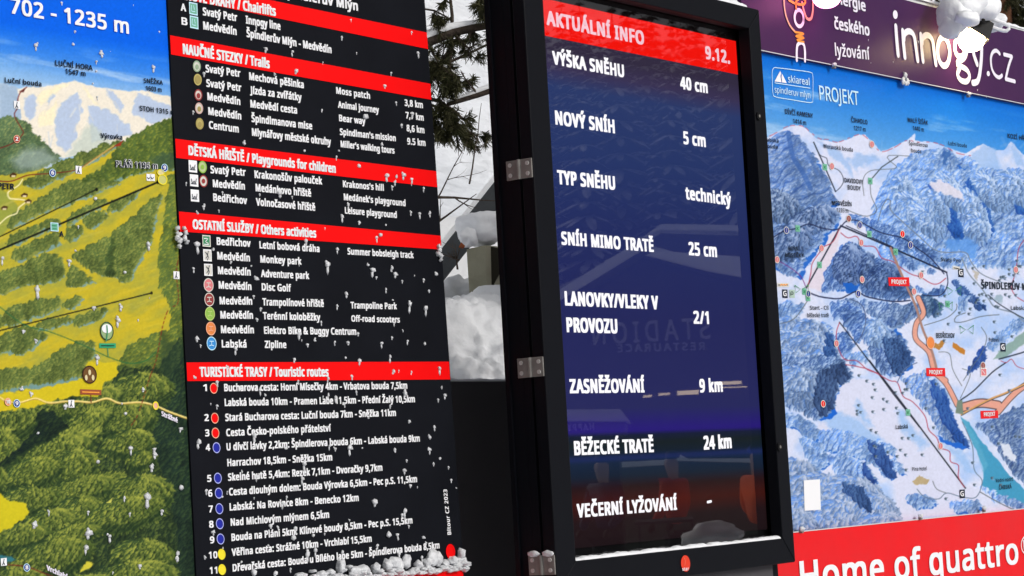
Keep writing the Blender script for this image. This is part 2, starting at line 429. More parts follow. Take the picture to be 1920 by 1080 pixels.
        for y, x, u, v, dx, dy in pts:
            rr = math.hypot(u, v); band = 0.5+0.5*math.sin((rr*max(rx, ry)/9.0+float(fb(x, y))*2.0)*3.1)
            sh = 0.5+0.62*(-dx*0.55*ca-dy*0.9)/max(ry*1.2, 0.55*rx)*0.7+rng.normal()*0.10+(band-0.5)*0.62+(float(fb(x, y))-0.5)*0.5
            sh = min(1, max(0, sh))
            a = math.atan2(dy/ry+0.9, dx/rx*0.9)+rng.normal()*0.15
            s.stamp(x, y, ln*(0.75+0.5*rng.random()), w*(0.7+0.5*rng.random()), a, light*sh+dark*(1-sh), dark*(0.62+0.42*sh), ink*(0.75+0.5*sh)+dark*.15)
    def ribs(s, poly, ang, space, dark, light, a=0.5, bend=2.2, wob=1.3, seed=0):
        """ribs of shade and light running down a wooded face, as the illustrator drew them"""
        r = s.mask(poly, wob, 2.0)
        if r is None: return
        sl_, m, sd = r; X, Y = s.X[sl_], s.Y[sl_]
        f = (X*math.sin(ang)-Y*math.cos(ang))/space+bend*fbm(X/55, Y/55, 3, 61+seed)*2
        b = f-np.floor(f); al = X*math.cos(ang)+Y*math.sin(ang); fade = np.clip(fbm(X/30+9, Y/30, 2, 71+seed)*3-0.8, 0, 1)
        k1 = (np.clip(1-np.abs(b-0.18)/0.16, 0, 1)*fade*m*a)[..., None]; k2 = (np.clip(1-np.abs(b-0.55)/0.22, 0, 1)*fade*m*a*0.7)[..., None]
        im = s.im[sl_]; im = im*(1-k1)+np.asarray(dark, float)*k1*(0.6+0.4*im/160); im = im*(1-k2)+(np.asarray(light, float)*0.5+im*0.55)*k2; s.im[sl_] = im
    def sample(s, x, y):
        x = np.clip(x-s.x0, 0, s.w-1.01); y = np.clip(y-s.y0, 0, s.h-1.01); xi = x.astype(int); yi = y.astype(int); fx = (x-xi)[..., None]; fy = (y-yi)[..., None]
        I = s.im
        return (I[yi, xi]*(1-fx)+I[yi, xi+1]*fx)*(1-fy)+(I[yi+1, xi]*(1-fx)+I[yi+1, xi+1]*fx)*fy
_fbt = fbm(*np.meshgrid(np.arange(256)/17.0, np.arange(256)/17.0), 3, 5)
def fb(x, y): return _fbt[int(y) % 256, int(x) % 256]

def printed_sheet(name, cv, quad, h, step, parent, rough=0.5, spec=0.07, gain=1.0):
    """a flat panel meshed finely enough to carry the printed picture as point colours"""
    us = [U(x, y, h) for x, y in quad]; zs = [H(x, y, h) for x, y in quad]
    u0, u1, z0, z1 = min(us), max(us), min(zs), max(zs)
    mu = math.ceil((u1-u0)/step[0]); mz = math.ceil((z1-z0)/step[1])
    uu, zz = np.meshgrid(np.linspace(u0, u1, mu+1), np.linspace(z0, z1, mz+1))
    W = CAM*np.array([1, 1, 0])+uu[..., None]*D-N*h+zz[..., None]*Z
    px, py = proj(W); col = cv.sample(px, py)
    rgba = np.concatenate([lin(np.clip(col, 0, 255))*gain, np.ones(col.shape[:2]+(1,))], 2).astype(np.float32)
    me = bpy.data.meshes.new(name); nv = W.shape[0]*W.shape[1]; idx = np.arange(nv).reshape(W.shape[:2])
    q = np.stack([idx[:-1, :-1], idx[:-1, 1:], idx[1:, 1:], idx[1:, :-1]], -1).reshape(-1, 4)
    me.vertices.add(nv); me.vertices.foreach_set('co', W.reshape(-1).astype(np.float32))
    me.loops.add(q.size); me.loops.foreach_set('vertex_index', q.reshape(-1).astype(np.int32))
    me.polygons.add(len(q)); me.polygons.foreach_set('loop_start', np.arange(0, q.size, 4, dtype=np.int32)); me.update()
    at_ = me.color_attributes.new('print', 'FLOAT_COLOR', 'POINT'); at_.data.foreach_set('color', rgba.reshape(-1))
    m = mat(name+' print', (1, 1, 1), rough, spec, bump=(7, 0.12, 0.01)); t = m.node_tree
    vc = t.nodes.new('ShaderNodeVertexColor'); vc.layer_name = 'print'
    n = t.nodes.new('ShaderNodeTexNoise'); n.inputs['Scale'].default_value = 900; n.inputs['Detail'].default_value = 2
    hsv = t.nodes.new('ShaderNodeHueSaturation'); mr = t.nodes.new('ShaderNodeMapRange'); mr.inputs[3].default_value = 0.97; mr.inputs[4].default_value = 1.03
    t.links.new(n.outputs['Fac'], mr.inputs[0]); t.links.new(mr.outputs[0], hsv.inputs['Value']); t.links.new(vc.outputs[0], hsv.inputs['Color'])
    t.links.new(hsv.outputs[0], t.nodes['Principled BSDF'].inputs['Base Color'])
    me.materials.append(m)
    return link(name, me, parent), (u0, u1, z0, z1)

# ================================================================== summer panorama artwork (flat print)
def Zp(z, pts): return [z(*p) for p in pts]
z1 = zoomf(0, 0, 3.0); z2 = zoomf(0, 340, 2.842); z3 = zoomf(0, 700, 2.842)
def paint_summer():
    c = Canvas(-180, -100, 400, 1190); X, Y = c.X, c.Y
    s = Y-0.16*X                                    # the picture runs with the board's perspective
    t = np.clip((s-40)/110, 0, 1)[..., None]
    c.im[:] = np.array([3, 96, 226.])*(1-t)+np.array([118, 170, 222.])*t
    cl = fbm(X/95, s/15, 5, 21); k = np.clip((cl-0.5)*4, 0, 1)*np.clip((s-55)/60, 0, 1)*0.75
    c.im[:] = c.im*(1-k[..., None])+np.array([196, 214, 236.])*k[..., None]
    k2 = np.clip((s-95)/50, 0, 1)[..., None]*0.55; c.im[:] = c.im*(1-k2)+np.array([172, 200, 228.])*k2
    # far range
    c.fill([(-180, 130), (0, 155), (40, 166), (110, 165), (110, 330), (-180, 330)], (176, 194, 214), 0.6, 3)
    c.fill(Zp(z1, [(0, 470), (110, 495), (170, 640), (90, 700), (0, 690)]), (158, 180, 204), 0.8, 4)
    c.fill(Zp(z1, [(100, 500), (140, 485), (200, 492), (300, 480), (420, 450), (500, 480), (620, 500), (720, 512), (800, 510), (960, 545), (990, 700), (700, 800), (350, 895), (200, 790), (120, 680)]), (232, 224, 208), 0.6, 1.6)
    blue = (176, 192, 218)
    for p in ([(430, 510), (470, 620), (440, 690), (420, 800), (370, 860), (320, 800), (305, 690), (340, 590)], [(135, 560), (180, 530), (205, 560), (190, 650), (165, 690), (140, 640)],
              [(500, 590), (560, 600), (650, 650), (720, 700), (740, 760), (520, 800), (500, 700)], [(600, 500), (640, 520), (700, 600), (680, 640), (620, 560)],
              [(780, 520), (870, 560), (960, 600), (975, 650), (850, 700), (740, 640)], [(250, 560), (300, 520), (310, 540), (270, 590)]):
        c.fill(Zp(z1, p), blue, 1.2, 3, 0.95)
    for p in ([(200, 540), (270, 500), (400, 460), (300, 530), (230, 600)], [(450, 470), (480, 500), (560, 600), (500, 560)], [(210, 650), (300, 600), (330, 560), (300, 690), (220, 720)]):
        c.fill(Zp(z1, p), (242, 232, 196), 1.2, 4, 0.9)
    for i in range(26):
        x = rng.uniform(50, 320); y = 0.10*x+rng.uniform(165, 255); a = rng.uniform(1.0, 2.2); L = rng.uniform(8, 30)
        c.line([(x, y), (x+L*math.cos(a), y+L*math.sin(a))], rng.uniform(1.5, 4), rng.choice([(240, 232, 214), (176, 192, 218), (222, 214, 200)]), 0.35, False)
    c.fill(Zp(z1, [(480, 720), (520, 700), (600, 770), (640, 800), (420, 880), (370, 880)]), (190, 200, 190), 1.2, 8, 0.8)
    G1, G2, GI = (156, 160, 80), (98, 114, 54), (54, 70, 38)
    # left wooded hill, hazier downhill
    c.trees(Zp(z1, [(-300, 640), (0, 670), (40, 660), (90, 670), (140, 690), (220, 790), (330, 880), (340, 900), (200, 960), (0, 1000), (-300, 1010)]), (150, 160, 100), (88, 112, 72), (54, 74, 54), 2.3, 7, 3.5, 1.2)
    c.fill(Zp(z1, [(150, 830), (250, 830), (340, 900), (220, 950), (110, 960), (60, 900)]), (164, 180, 178), 1, 16, 0.62)
    # meadow
    m1 = c.mask(Zp(z1, [(-500, 1000), (0, 985), (120, 975), (340, 930), (700, 800), (990, 900), (1100, 1200), (1100, 3600), (-500, 3600)]), 0.6, 1.5)
    sl_, mm, _ = m1; g = fbm(c.X[sl_]/38, (c.Y[sl_]+0.4*c.X[sl_])/15, 4, 31)[..., None]
    mead = np.array([194, 174, 42.])*np.clip(g*2.2-0.5, 0, 1)+np.array([160, 158, 62.])*(1-np.clip(g*2.2-0.5, 0, 1))
    c.im[sl_] = c.im[sl_]*(1-mm[..., None])+mead*mm[..., None]
    c.fill(Zp(z2, [(0, 40), (40, 60), (100, 140), (90, 190), (0, 300), (-400, 300), (-400, 40)]), (142, 152, 66), 1, 4, 0.85)
    for _ in range(150):
        x = rng.uniform(-150, 330); y = rng.uniform(345, 760); L = rng.uniform(20, 70)
        c.line([(x, y), (x+L, y-L*rng.uniform(0.2, 0.5))], rng.uniform(1.5, 5), rng.choice([(216, 192, 60), (166, 160, 62), (200, 186, 96)]), 0.22, False)
    def wood(z, p, ang=2.0, ln=7.5, w=4, L=G1, Dk=G2, I=GI, shadow=True, **k):
        q = Zp(z, p)
        if shadow: c.fill([(x+4.0, y+3.6) for x, y in q], (112, 148, 150), 1.3, 1.6, 0.9)
        c.trees(q, L, Dk, I, ang, ln, w, 1.25, 1.3, **k)
    wood(z1, [(130, 1040), (180, 990), (300, 930), (480, 860), (620, 805), (690, 795), (560, 880), (400, 960), (330, 1000), (200, 1055)], 2.0, 7)
    wood(z1, [(560, 960), (690, 800), (820, 720), (985, 655), (1010, 900), (960, 960), (880, 935), (700, 990), (640, 1020), (540, 1050), (440, 1080), (330, 1080)], 2.1, 8, 4, (150, 154, 62), (78, 100, 40), GI)
    c.fill(Zp(z1, [(840, 890), (960, 850), (1000, 870), (1005, 950), (900, 960)]), (52, 78, 66), 1.2, 5, 0.55)
    for p in ([(40, 250), (60, 190), (190, 110), (280, 50), (370, 0), (640, 0), (520, 50), (400, 100), (250, 150), (120, 210), (50, 255)],
              [(35, 330), (60, 290), (200, 230), (310, 205), (320, 225), (230, 260), (110, 320), (40, 345)], [(350, 200), (400, 160), (560, 90), (570, 105), (480, 160), (360, 230)],
              [(580, 150), (600, 110), (700, 70), (740, 40), (720, 85), (660, 130), (590, 165)], [(440, 215), (480, 180), (560, 150), (565, 180), (490, 250), (450, 245)],
              [(350, 250), (390, 240), (430, 245), (440, 270), (370, 320), (350, 300)], [(55, 410), (70, 380), (200, 310), (300, 280), (315, 325), (250, 360), (90, 425)],
              [(-300, 560), (-200, 480), (0, 490), (60, 460), (120, 450), (200, 400), (290, 395), (330, 430), (335, 510), (250, 535), (130, 545), (20, 590), (-200, 620)],
              [(385, 400), (470, 350), (590, 290), (700, 200), (760, 140), (860, 60), (830, 150), (820, 230), (790, 330), (720, 450), (690, 530), (650, 530), (590, 500), (540, 500), (450, 450)],
              [(350, 540), (375, 460), (400, 465), (500, 530), (420, 555), (360, 555)], [(-200, 740), (0, 720), (60, 670), (200, 630), (300, 625), (315, 665), (200, 720), (60, 760), (0, 770)],
              [(335, 655), (380, 620), (430, 605), (440, 625), (390, 670), (340, 670)], [(390, 740), (450, 705), (560, 675), (570, 690), (500, 740), (410, 770)],
              [(190, 770), (250, 740), (370, 720), (375, 745), (260, 780), (190, 785)], [(-200, 860), (0, 830), (60, 790), (130, 770), (240, 810), (240, 830), (160, 890), (110, 920), (60, 910), (-200, 920)],
              [(-300, 1040), (0, 1030), (120, 1020), (250, 960), (330, 890), (450, 850), (500, 860), (495, 930), (430, 1000), (330, 1050), (200, 1075), (-300, 1110)]):
        wood(z2, p)
    wood(z2, [(560, 500), (590, 290), (605, 330), (600, 500)], 2.0, 7, 4, G2, (50, 68, 34), GI, False)
    wood(z2, [(885, 100), (905, -30), (950, -30), (1030, 1080), (900, 1200), (650, 1180), (560, 1060), (640, 980), (660, 900), (760, 840), (900, 790), (920, 720), (905, 660), (860, 560), (845, 420), (870, 240)], 2.5, 9, 4.5, (160, 160, 60), (92, 108, 44), GI, False, shade=lambda u, v: 0.85-0.55*max(v, -.2)-0.1*u)
    # foot of the slope: wooded spurs
    c.trees([(-180, 770), (60, 762), (130, 745), (200, 728), (230, 690), (300, 690), (360, 600), (400, 600), (400, 1190), (-180, 1190)], (110, 124, 56), (46, 64, 38), (18, 32, 26), 2.0, 10, 4.5, 1.1)
    c.fill([(300, 640), (345, 640), (400, 700), (400, 1190), (345, 1190), (335, 1000), (318, 900), (290, 800), (300, 720)], (38, 58, 42), 2, 10, 0.6)
    c.trees([(292, 770), (325, 700), (350, 660), (400, 700), (400, 1190), (345, 1190), (335, 1000), (310, 900), (285, 830)], (62, 84, 48), (34, 52, 38), (14, 26, 26), 2.2, 11, 4, 0.9)
    La, Da, Ia = (170, 172, 72), (78, 98, 46), (26, 42, 28)
    dm = [(30, 790, 60, 34, -0.25), (95, 770, 42, 22, 0.15), (5, 850, 34, 44, 0.2), (180, 760, 60, 30, -0.5), (265, 735, 62, 36, -0.1), (235, 790, 60, 34, -0.2), (240, 835, 52, 28, -0.12),
          (160, 800, 66, 26, -0.62), (110, 850, 92, 34, -0.5), (60, 890, 60, 30, -0.3), (135, 880, 52, 34, -0.35), (265, 865, 30, 18, -0.2), (150, 920, 92, 24, -0.28), (60, 940, 62, 26, 0.1),
          (195, 915, 46, 22, -0.2), (265, 930, 62, 38, -0.05), (150, 965, 50, 34, -0.3), (90, 985, 52, 28, -0.25), (235, 965, 80, 32, -0.25), (35, 1010, 60, 26, -0.2), (130, 1010, 62, 22, -0.35),
          (270, 1045, 62, 34, 0.1), (95, 1050, 84, 38, -0.3), (245, 1095, 92, 40, -0.2), (20, 1100, 72, 34, -0.1), (150, 1110, 72, 30, -0.2), (-60, 900, 70, 60, 0), (-70, 1020, 80, 60, 0), (-60, 1120, 80, 50, 0), (-70, 810, 60, 50, 0), (280, 1140, 80, 40, 0)]
    for d in sorted(dm, key=lambda d: d[1]):
        c.dome(*d, La, Da, Ia, 10, 4.2, 1.15)
        cx, cy, rx, ry, an = d; ca, sa = math.cos(an), math.sin(an)
        lo = [(cx+rx*math.cos(t)*ca-ry*math.sin(t)*sa, cy+rx*math.cos(t)*sa+ry*math.sin(t)*ca) for t in np.linspace(0.15, 2.9, 12)]
        c.fill(lo+[(cx+(x-cx)*.78, cy+(y-cy)*.55-1) for x, y in lo[::-1]], (24, 44, 30), 1.2, 3, 0.62)
        c.ribs([(cx+rx*math.cos(t)*ca-ry*math.sin(t)*sa, cy+rx*math.cos(t)*sa+ry*math.sin(t)*ca) for t in np.linspace(0, 6.28, 16)], 2.3, 9, (34, 54, 28), (184, 184, 76), 0.5, 1.4)
    c.trees(Zp(z3, [(200, 205), (290, 205), (350, 290), (300, 330), (130, 420), (0, 510), (0, 480), (100, 400), (180, 320), (200, 270)]), (56, 76, 40), (30, 46, 34), (12, 22, 24), 2.5, 10, 4, 1)
    c.fill(Zp(z3, [(-500, 110), (0, 112), (70, 100), (210, 80), (400, 40), (430, -60), (620, -60), (640, 0), (560, 50), (520, 120), (400, 120), (300, 145), (220, 170), (60, 200), (-500, 230)]), (204, 184, 34), 1.3, 1.5)
    c.fill(Zp(z3, [(-200, 85), (0, 82), (200, 60), (400, 15), (450, 10), (400, 40), (210, 78), (0, 105), (-200, 110)]), (112, 146, 142), 1, 2)
    c.trees(Zp(z3, [(-300, -20), (0, -20), (330, -30), (450, -60), (440, 10), (330, 30), (200, 55), (0, 85), (-300, 90)]), G1, G2, GI, 2.0, 8, 4, 1.2)
    c.fill(Zp(z3, [(-500, 560), (0, 640), (60, 680), (130, 690), (160, 740), (60, 820), (0, 845), (-500, 900)]), (200, 186, 34), 1.3, 1.5)
    c.fill(Zp(z3, [(425, 1060), (455, 1000), (492, 1008), (470, 1040)]), (200, 190, 60), 1, 1.5)
    c.fill(Zp(z3, [(570, 690), (600, 660), (590, 690)]), (200, 196, 90), 1, 1)
    # lake corner bottom left
    c.fill(Zp(z3, [(-200, 975), (40, 970), (90, 985), (60, 1010), (-200, 1020)]), (48, 110, 120), 1, 1.5)
    # roads, paths and lift lines
    cream = (236, 228, 170)
    c.line(Zp(z2, [(-10, 235), (40, 190), (90, 170), (100, 140), (140, 105), (90, 95), (50, 90), (42, 60), (70, 40), (100, 20), (120, -10)]), 2.4, cream)
    c.line(Zp(z3, [(-40, 118), (0, 130), (40, 152), (110, 155), (190, 135), (260, 158), (350, 150), (420, 150), (490, 155), (570, 135), (640, 160), (740, 155), (820, 170), (900, 205), (1020, 248)]), 3.6, (176, 140, 60))
    c.line(Zp(z3, [(-40, 116), (0, 128), (40, 150), (110, 153), (190, 133), (260, 156), (350, 148), (420, 148), (490, 153), (570, 133), (640, 158), (740, 153), (820, 168), (900, 203), (1020, 246)]), 2.4, (244, 224, 140))
    rd = (112, 34, 30)
    c.line(Zp(z1, [(150, 490), (115, 520), (100, 560), (98, 610), (80, 640), (95, 680), (125, 730), (130, 750), (95, 790), (40, 820), (-60, 850)]), 1.9, rd)
    c.line(Zp(z1, [(-30, 1015), (60, 1020), (160, 985), (290, 975), (430, 955), (520, 900), (600, 850), (690, 795)]), 1.9, rd)
    c.line(Zp(z1, [(440, 960), (540, 890), (640, 820)]), 3, (214, 190, 100), 0.7)
    c.fill(Zp(z1, [(110, 515), (150, 488), (130, 520)]), (90, 24, 24), 0.2, 1); c.fill(Zp(z1, [(640, 825), (690, 790), (675, 822)]), (150, 50, 30), 0.2, 1)
    for a, b, w in (((0, 295), (515, 43), 2.1), ((-200, 450), (840, 5), 3.6), ((-200, 845), (808, 595), 2.3)): c.line(Zp(z2, [a, b]), w, (22, 26, 20), 1, False)
    for p, r_ in (((515, 43), 2.6), ((840, 5), 2.6), ((808, 595), 2.2)):
        x, y = z2(*p); c.fill(oval((x, y), r_, r_+0.8, 12), (16, 18, 16), 0, 1)
    c.line(Zp(z2, [(-40, 640), (0, 670), (130, 765), (260, 800), (390, 850), (480, 890), (575, 935), (680, 968), (770, 958), (830, 910)]), 1.6, (38, 100, 58))
    c.line(Zp(z2, [(960, 380), (940, 480), (950, 640), (900, 680), (870, 760), (850, 860), (830, 960), (800, 1040), (740, 1230), (700, 1300)]), 1.8, (120, 34, 28), 0.85, True, 4)
    c.line(Zp(z3, [(40, 1020), (140, 1030), (220, 1060), (300, 1090)]), 2, (110, 40, 34))
    for px, py in ((130, 72), (150, 105), (22, 140), (70, -35)):
        x, y = z2(px, py); c.fill([(x-6, y), (x, y-4), (x+7, y-1), (x+5, y+4), (x-5, y+4)], (70, 44, 20), 0.3, 1); c.fill([(x-3, y+1), (x+4, y+1), (x+4, y+4), (x-3, y+4)], (230, 214, 170), 0, 1)
    # worn flecks of the print
    n = fbm(c.X/3.1, c.Y/3.1, 3, 77)[..., None]; c.im *= 0.95+0.10*n
    return c

# ================================================================== winter panorama artwork (flat print)
z6 = zoomf(1420, 0, 3.0); z7 = zoomf(1440, 340, 3.0); z8 = zoomf(1460, 680, 2.7)
def paint_winter():
    c = Canvas(1380, 40, 2080, 1070); X, Y = c.X, c.Y
    s = Y-0.19*(X-1430)
    t = np.clip((s-105)/150, 0, 1)[..., None]
    c.im[:] = np.array([2, 104, 208.])*(1-t)+np.array([104, 165, 220.])*t
    cl = fbm(X/110, s/20, 5, 41); k = np.clip((cl-0.5)*3.6, 0, 1)*np.clip((s-115)/60, 0, 1)*0.85
    c.im[:] = c.im*(1-k[..., None])+np.array([178, 206, 234.])*k[..., None]
    sn = (208, 214, 236)
    ridge = [(-60, 790), (60, 770), (110, 740), (190, 705), (250, 705), (300, 750), (340, 780), (400, 795), (440, 800), (500, 785), (570, 755), (610, 760), (650, 800), (700, 850), (760, 830), (840, 790), (885, 750), (890, 790),
             (980, 800), (1050, 820), (1100, 845), (1180, 860), (1220, 830), (1270, 810), (1340, 850), (1390, 840), (1425, 795), (1500, 870), (1800, 900), (1800, 3300), (-60, 3300)]
    c.fill(Zp(z6, ridge), sn, 0.5, 1.2)
    m = c.mask(Zp(z6, ridge), 0.5, 1.2); sl_, mm, _ = m
    g = fbm(c.X[sl_]/46, c.Y[sl_]/46, 4, 52); k = np.clip((g-0.46)*3.5, 0, 1)[..., None]*0.65*mm[..., None]
    c.im[sl_] = c.im[sl_]*(1-k)+np.array([146, 182, 234.])*k
    for _ in range(520):                       # brushed snow relief
        x = rng.uniform(1400, 2060); y = rng.uniform(250, 1000); a = rng.choice([1.05, 2.1])+rng.normal()*0.3; L = rng.uniform(10, 46)
        c.line([(x, y), (x+L*math.cos(a), y+L*math.sin(a))], rng.uniform(2, 7), [(226, 226, 238), (168, 192, 230), (190, 200, 226), (214, 212, 226)][rng.integers(4)], 0.13, False)
    for p in ([(1270, 815), (1340, 850), (1370, 960), (1330, 1010), (1230, 930), (1200, 870)], [(560, 860), (680, 880), (690, 900), (600, 930), (560, 960), (520, 900)], [(1425, 800), (1500, 870), (1500, 950), (1440, 900)],
              [(300, 740), (340, 780), (440, 830), (520, 900), (540, 1000), (500, 950), (420, 880)]): c.fill(Zp(z6, p), (146, 180, 226), 1.5, 6, 0.75)
    L, Dk, I = (206, 220, 242), (132, 166, 214), (62, 98, 156); BL = (30, 96, 190)
    def wood(z, p, ang=2.0, ln=8.5, w=4.6, l=L, d=Dk, i=I, sh=None, dens=1.2, **k):
        q = Zp(z, p)
        if sh: c.fill([(x+sh[0], y+sh[1]) for x, y in q], BL, 1.2, 1.5, 0.95)
        c.trees(q, l, d, i, ang, ln, w, dens, 1.3, **k)
        c.ribs(q, ang-.15, 15, (38, 72, 132), (214, 222, 238), 0.62, seed=int(abs(q[0][0])) % 7)
    S = (6, 6)
    wood(z6, [(-60, 800), (60, 790), (140, 735), (190, 740), (260, 810), (330, 900), (380, 1000), (410, 1080), (440, 1140), (300, 1200), (100, 1120), (-60, 1080)], 2.6, 8, 4.2, (186, 200, 226), (110, 142, 192), (58, 88, 140), S)
    c.line(Zp(z6, [(175, 750), (200, 880), (250, 960), (300, 1060)]), 9, (50, 92, 166), 0.6); c.line(Zp(z6, [(260, 820), (300, 900), (340, 980)]), 5, (70, 108, 176), 0.5)
    wood(z6, [(760, 960), (860, 870), (980, 850), (1060, 840), (1120, 900), (1180, 880), (1240, 930), (1330, 1000), (1420, 1040), (1700, 1100), (1700, 1500), (700, 1500), (640, 1200), (700, 1040)], 2.3, 9, 4.6, L, Dk, I, shade=lambda u, v: 0.62-0.3*u)
    c.fill(Zp(z6, [(890, 1010), (950, 950), (1010, 1000), (1120, 1060), (1150, 1120), (1060, 1150), (960, 1130)]), (214, 210, 226), 1.2, 3)
    c.fill(Zp(z6, [(1120, 930), (1200, 950), (1260, 1000), (1200, 1020), (1150, 980)]), (28, 96, 190), 1.4, 2); c.fill(Zp(z6, [(1050, 850), (1075, 850), (1070, 930), (1040, 930)]), (46, 92, 160), 1.4, 2, 0.8)
    c.fill(Zp(z6, [(1150, 1020), (1260, 1000), (1300, 1060), (1220, 1080)]), (206, 212, 232), 1.2, 3)
    A = [([(-40, 30), (20, 60), (90, 100), (200, 140), (370, 160), (400, 200), (330, 290), (260, 380), (200, 470), (170, 540), (40, 480), (-40, 470)], 2.4), ]
    for p, a in A: wood(z7, p, a, 10, 4.6, (198, 214, 240), (122, 156, 208), (48, 78, 132), S)
    c.dome(*z7(60, 140), 60, 26, 0.5, (184, 198, 222), (96, 126, 172), (30, 48, 84), 10, 4.6); c.dome(*z7(250, 220), 46, 24, -0.3, (180, 194, 222), (88, 120, 172), (30, 48, 84), 10, 4.6)
    c.dome(*z7(120, 340), 44, 34, -0.4, (176, 190, 220), (88, 120, 172), (34, 52, 90), 10, 4.6)
    wood(z7, [(660, 90), (720, -20), (860, -60), (1500, -60), (1500, 200), (1440, 180), (1300, 230), (1200, 400), (1120, 370), (1050, 370), (940, 370), (850, 270), (720, 160)], 2.35, 9.5, 4.6, L, Dk, I)
    for p in ([(900, 20), (960, 50), (1000, 50), (1050, 160), (1100, 300), (1060, 350), (1010, 250), (980, 120)], [(1130, -20), (1200, 90), (1250, 200), (1300, 330), (1240, 370), (1180, 230), (1100, 60)], [(1330, -20), (1400, 60), (1500, 120), (1500, 200), (1400, 180)]):
        c.trees(Zp(z7, p), (74, 122, 190), (30, 84, 168), (18, 52, 120), 1.1, 10, 4, 0.9)
    for cx, cy, rx, ry, a in ((760, 60, 34, 20, 1.1), (820, 160, 40, 20, 0.9), (900, 230, 42, 20, 0.9), (950, 140, 36, 18, 1.1), (1030, 60, 40, 20, 1.0), (1150, 150, 44, 18, 1.1), (1180, 270, 30, 20, 1.2), (1250, 60, 44, 22, 0.9), (1380, 40, 40, 22, 0.8)):
        x, y = z7(cx, cy); c.dome(x, y, rx, ry, a, L, Dk, I, 9.5, 4.6)
    c.fill(Zp(z7, [(910, 20), (960, -10), (1060, 40), (1110, 110), (1040, 90), (980, 70), (940, 60)]), (216, 212, 226), 1.3, 2.5, 0.9)
    c.fill(Zp(z7, [(990, 330), (1120, 320), (1180, 360), (1160, 440), (1100, 400), (1010, 380)]), (88, 146, 220), 1.2, 6, 0.8)
    wood(z7, [(1210, 420), (1235, 350), (1330, 230), (1375, 235), (1250, 425)], 2.2, 8, 4, L, Dk, I, (2, 3)); wood(z7, [(1310, 320), (1340, 260), (1440, 220), (1600, 200), (1600, 400), (1440, 400), (1380, 430), (1320, 380)], 2.2, 8, 4.3)
    dL, dD, dI = (182, 204, 236), (96, 134, 194), (34, 62, 118)
    for p in ([(450, 180), (560, 220), (700, 260), (800, 330), (930, 390), (970, 450), (850, 400), (700, 310), (560, 260), (440, 210)], [(700, 330), (780, 350), (810, 400), (740, 380)], [(810, 405), (880, 420), (940, 475), (860, 450)],
              [(740, 430), (790, 450), (830, 495), (780, 480)], [(895, 500), (930, 495), (930, 520), (905, 522)], [(540, 250), (620, 280), (690, 350), (600, 320)], [(830, 590), (900, 630), (990, 590), (990, 640), (920, 640), (850, 620)]):
        wood(z7, p, 2.2, 7.5, 4, dL, dD, dI, (2, 2))
    c.fill(Zp(z7, [(400, 340), (340, 480), (300, 620), (210, 600), (260, 480), (340, 320), (410, 250)]), (214, 206, 220), 0.8, 2)
    wood(z7, [(330, 500), (370, 430), (400, 400), (380, 560), (340, 620), (300, 620)], 2.2, 7, 4, dL, dD, dI)
    wood(z7, [(365, 600), (360, 470), (400, 370), (450, 345), (520, 380), (548, 450), (520, 570), (440, 610)], 2.2, 9, 4.6, dL, dD, dI, (5, 5)); c.dome(*z7(455, 470), 30, 38, 0.2, (156, 176, 212), (78, 108, 164), (22, 40, 80), 10, 4.6)
    c.fill(Zp(z7, [(425, 580), (480, 575), (515, 600), (500, 625), (440, 615)]), (24, 92, 186), 1.3, 1.5)
    wood(z7, [(520, 610), (530, 480), (570, 410), (600, 440), (640, 450), (700, 500), (790, 580), (815, 640), (740, 668), (560, 640)], 2.3, 10, 4.6, (160, 184, 220), (82, 118, 176), (28, 52, 100)); c.dome(*z7(560, 500), 16, 34, 0.1, (150, 172, 208), (76, 106, 160), (22, 40, 80), 9, 4.4); c.dome(*z7(660, 540), 32, 26, 0.5, (146, 168, 206), (68, 100, 156), (20, 38, 78), 10, 4.6)
    wood(z7, [(370, 690), (430, 665), (560, 680), (700, 690), (840, 690), (850, 740), (740, 820), (680, 835), (610, 810), (560, 720)], 2.0, 9, 4.6, (190, 206, 232), (110, 142, 190), (40, 64, 110)); c.fill(Zp(z7, [(640, 830), (720, 830), (760, 860), (740, 890), (690, 880)]), (30, 98, 192), 1.3, 1.5)
    wood(z7, [(350, 690), (430, 680), (520, 720), (552, 780), (540, 850), (505, 905), (420, 785), (370, 760)], 2.4, 9, 4.4, dL, dD, dI, (3, 2))
    wood(z7, [(-20, 760), (0, 700), (120, 680), (200, 700), (180, 740), (60, 770)], 2.2, 8, 4.2)
    wood(z7, [(-40, 860), (80, 830), (130, 780), (250, 800), (350, 800), (372, 900), (365, 960), (430, 1080), (470, 1200), (250, 1250), (-40, 1200)], 2.4, 9, 4.6, L, Dk, I, (4, 4))
    for cx, cy, rx, ry, a in ((130, 850, 40, 30, 0.2), (250, 850, 36, 22, 0.3), (140, 950, 50, 34, 0.3), (260, 960, 46, 36, 0.5), (150, 1060, 56, 34, 0.3), (300, 1060, 40, 40, 0.7)):
        x, y = z7(cx, cy); c.dome(x, y, rx, ry, a, L, (112, 140, 184), I, 11, 5)
    c.trees(Zp(z7, [(330, 860), (372, 880), (365, 960), (430, 1080), (470, 1180), (400, 1160), (350, 1060), (320, 960)]), (70, 108, 166), (36, 74, 136), (16, 34, 70), 1.2, 11, 4.2, 1)
    wood(z7, [(540, 760), (620, 830), (750, 870), (800, 980), (805, 1040), (720, 1085), (650, 1080), (560, 930), (528, 880)], 2.2, 10, 4.6, (176, 196, 226), (92, 126, 180), (32, 54, 100), (5, 4)); c.dome(*z7(610, 850), 30, 24, 0.7, L, Dk, I, 10, 4.6)
    c.trees(Zp(z7, [(640, 880), (760, 900), (800, 980), (800, 1040), (720, 1080), (680, 1020)]), (90, 124, 172), (44, 76, 130), (16, 32, 66), 1.15, 12, 4, 1)
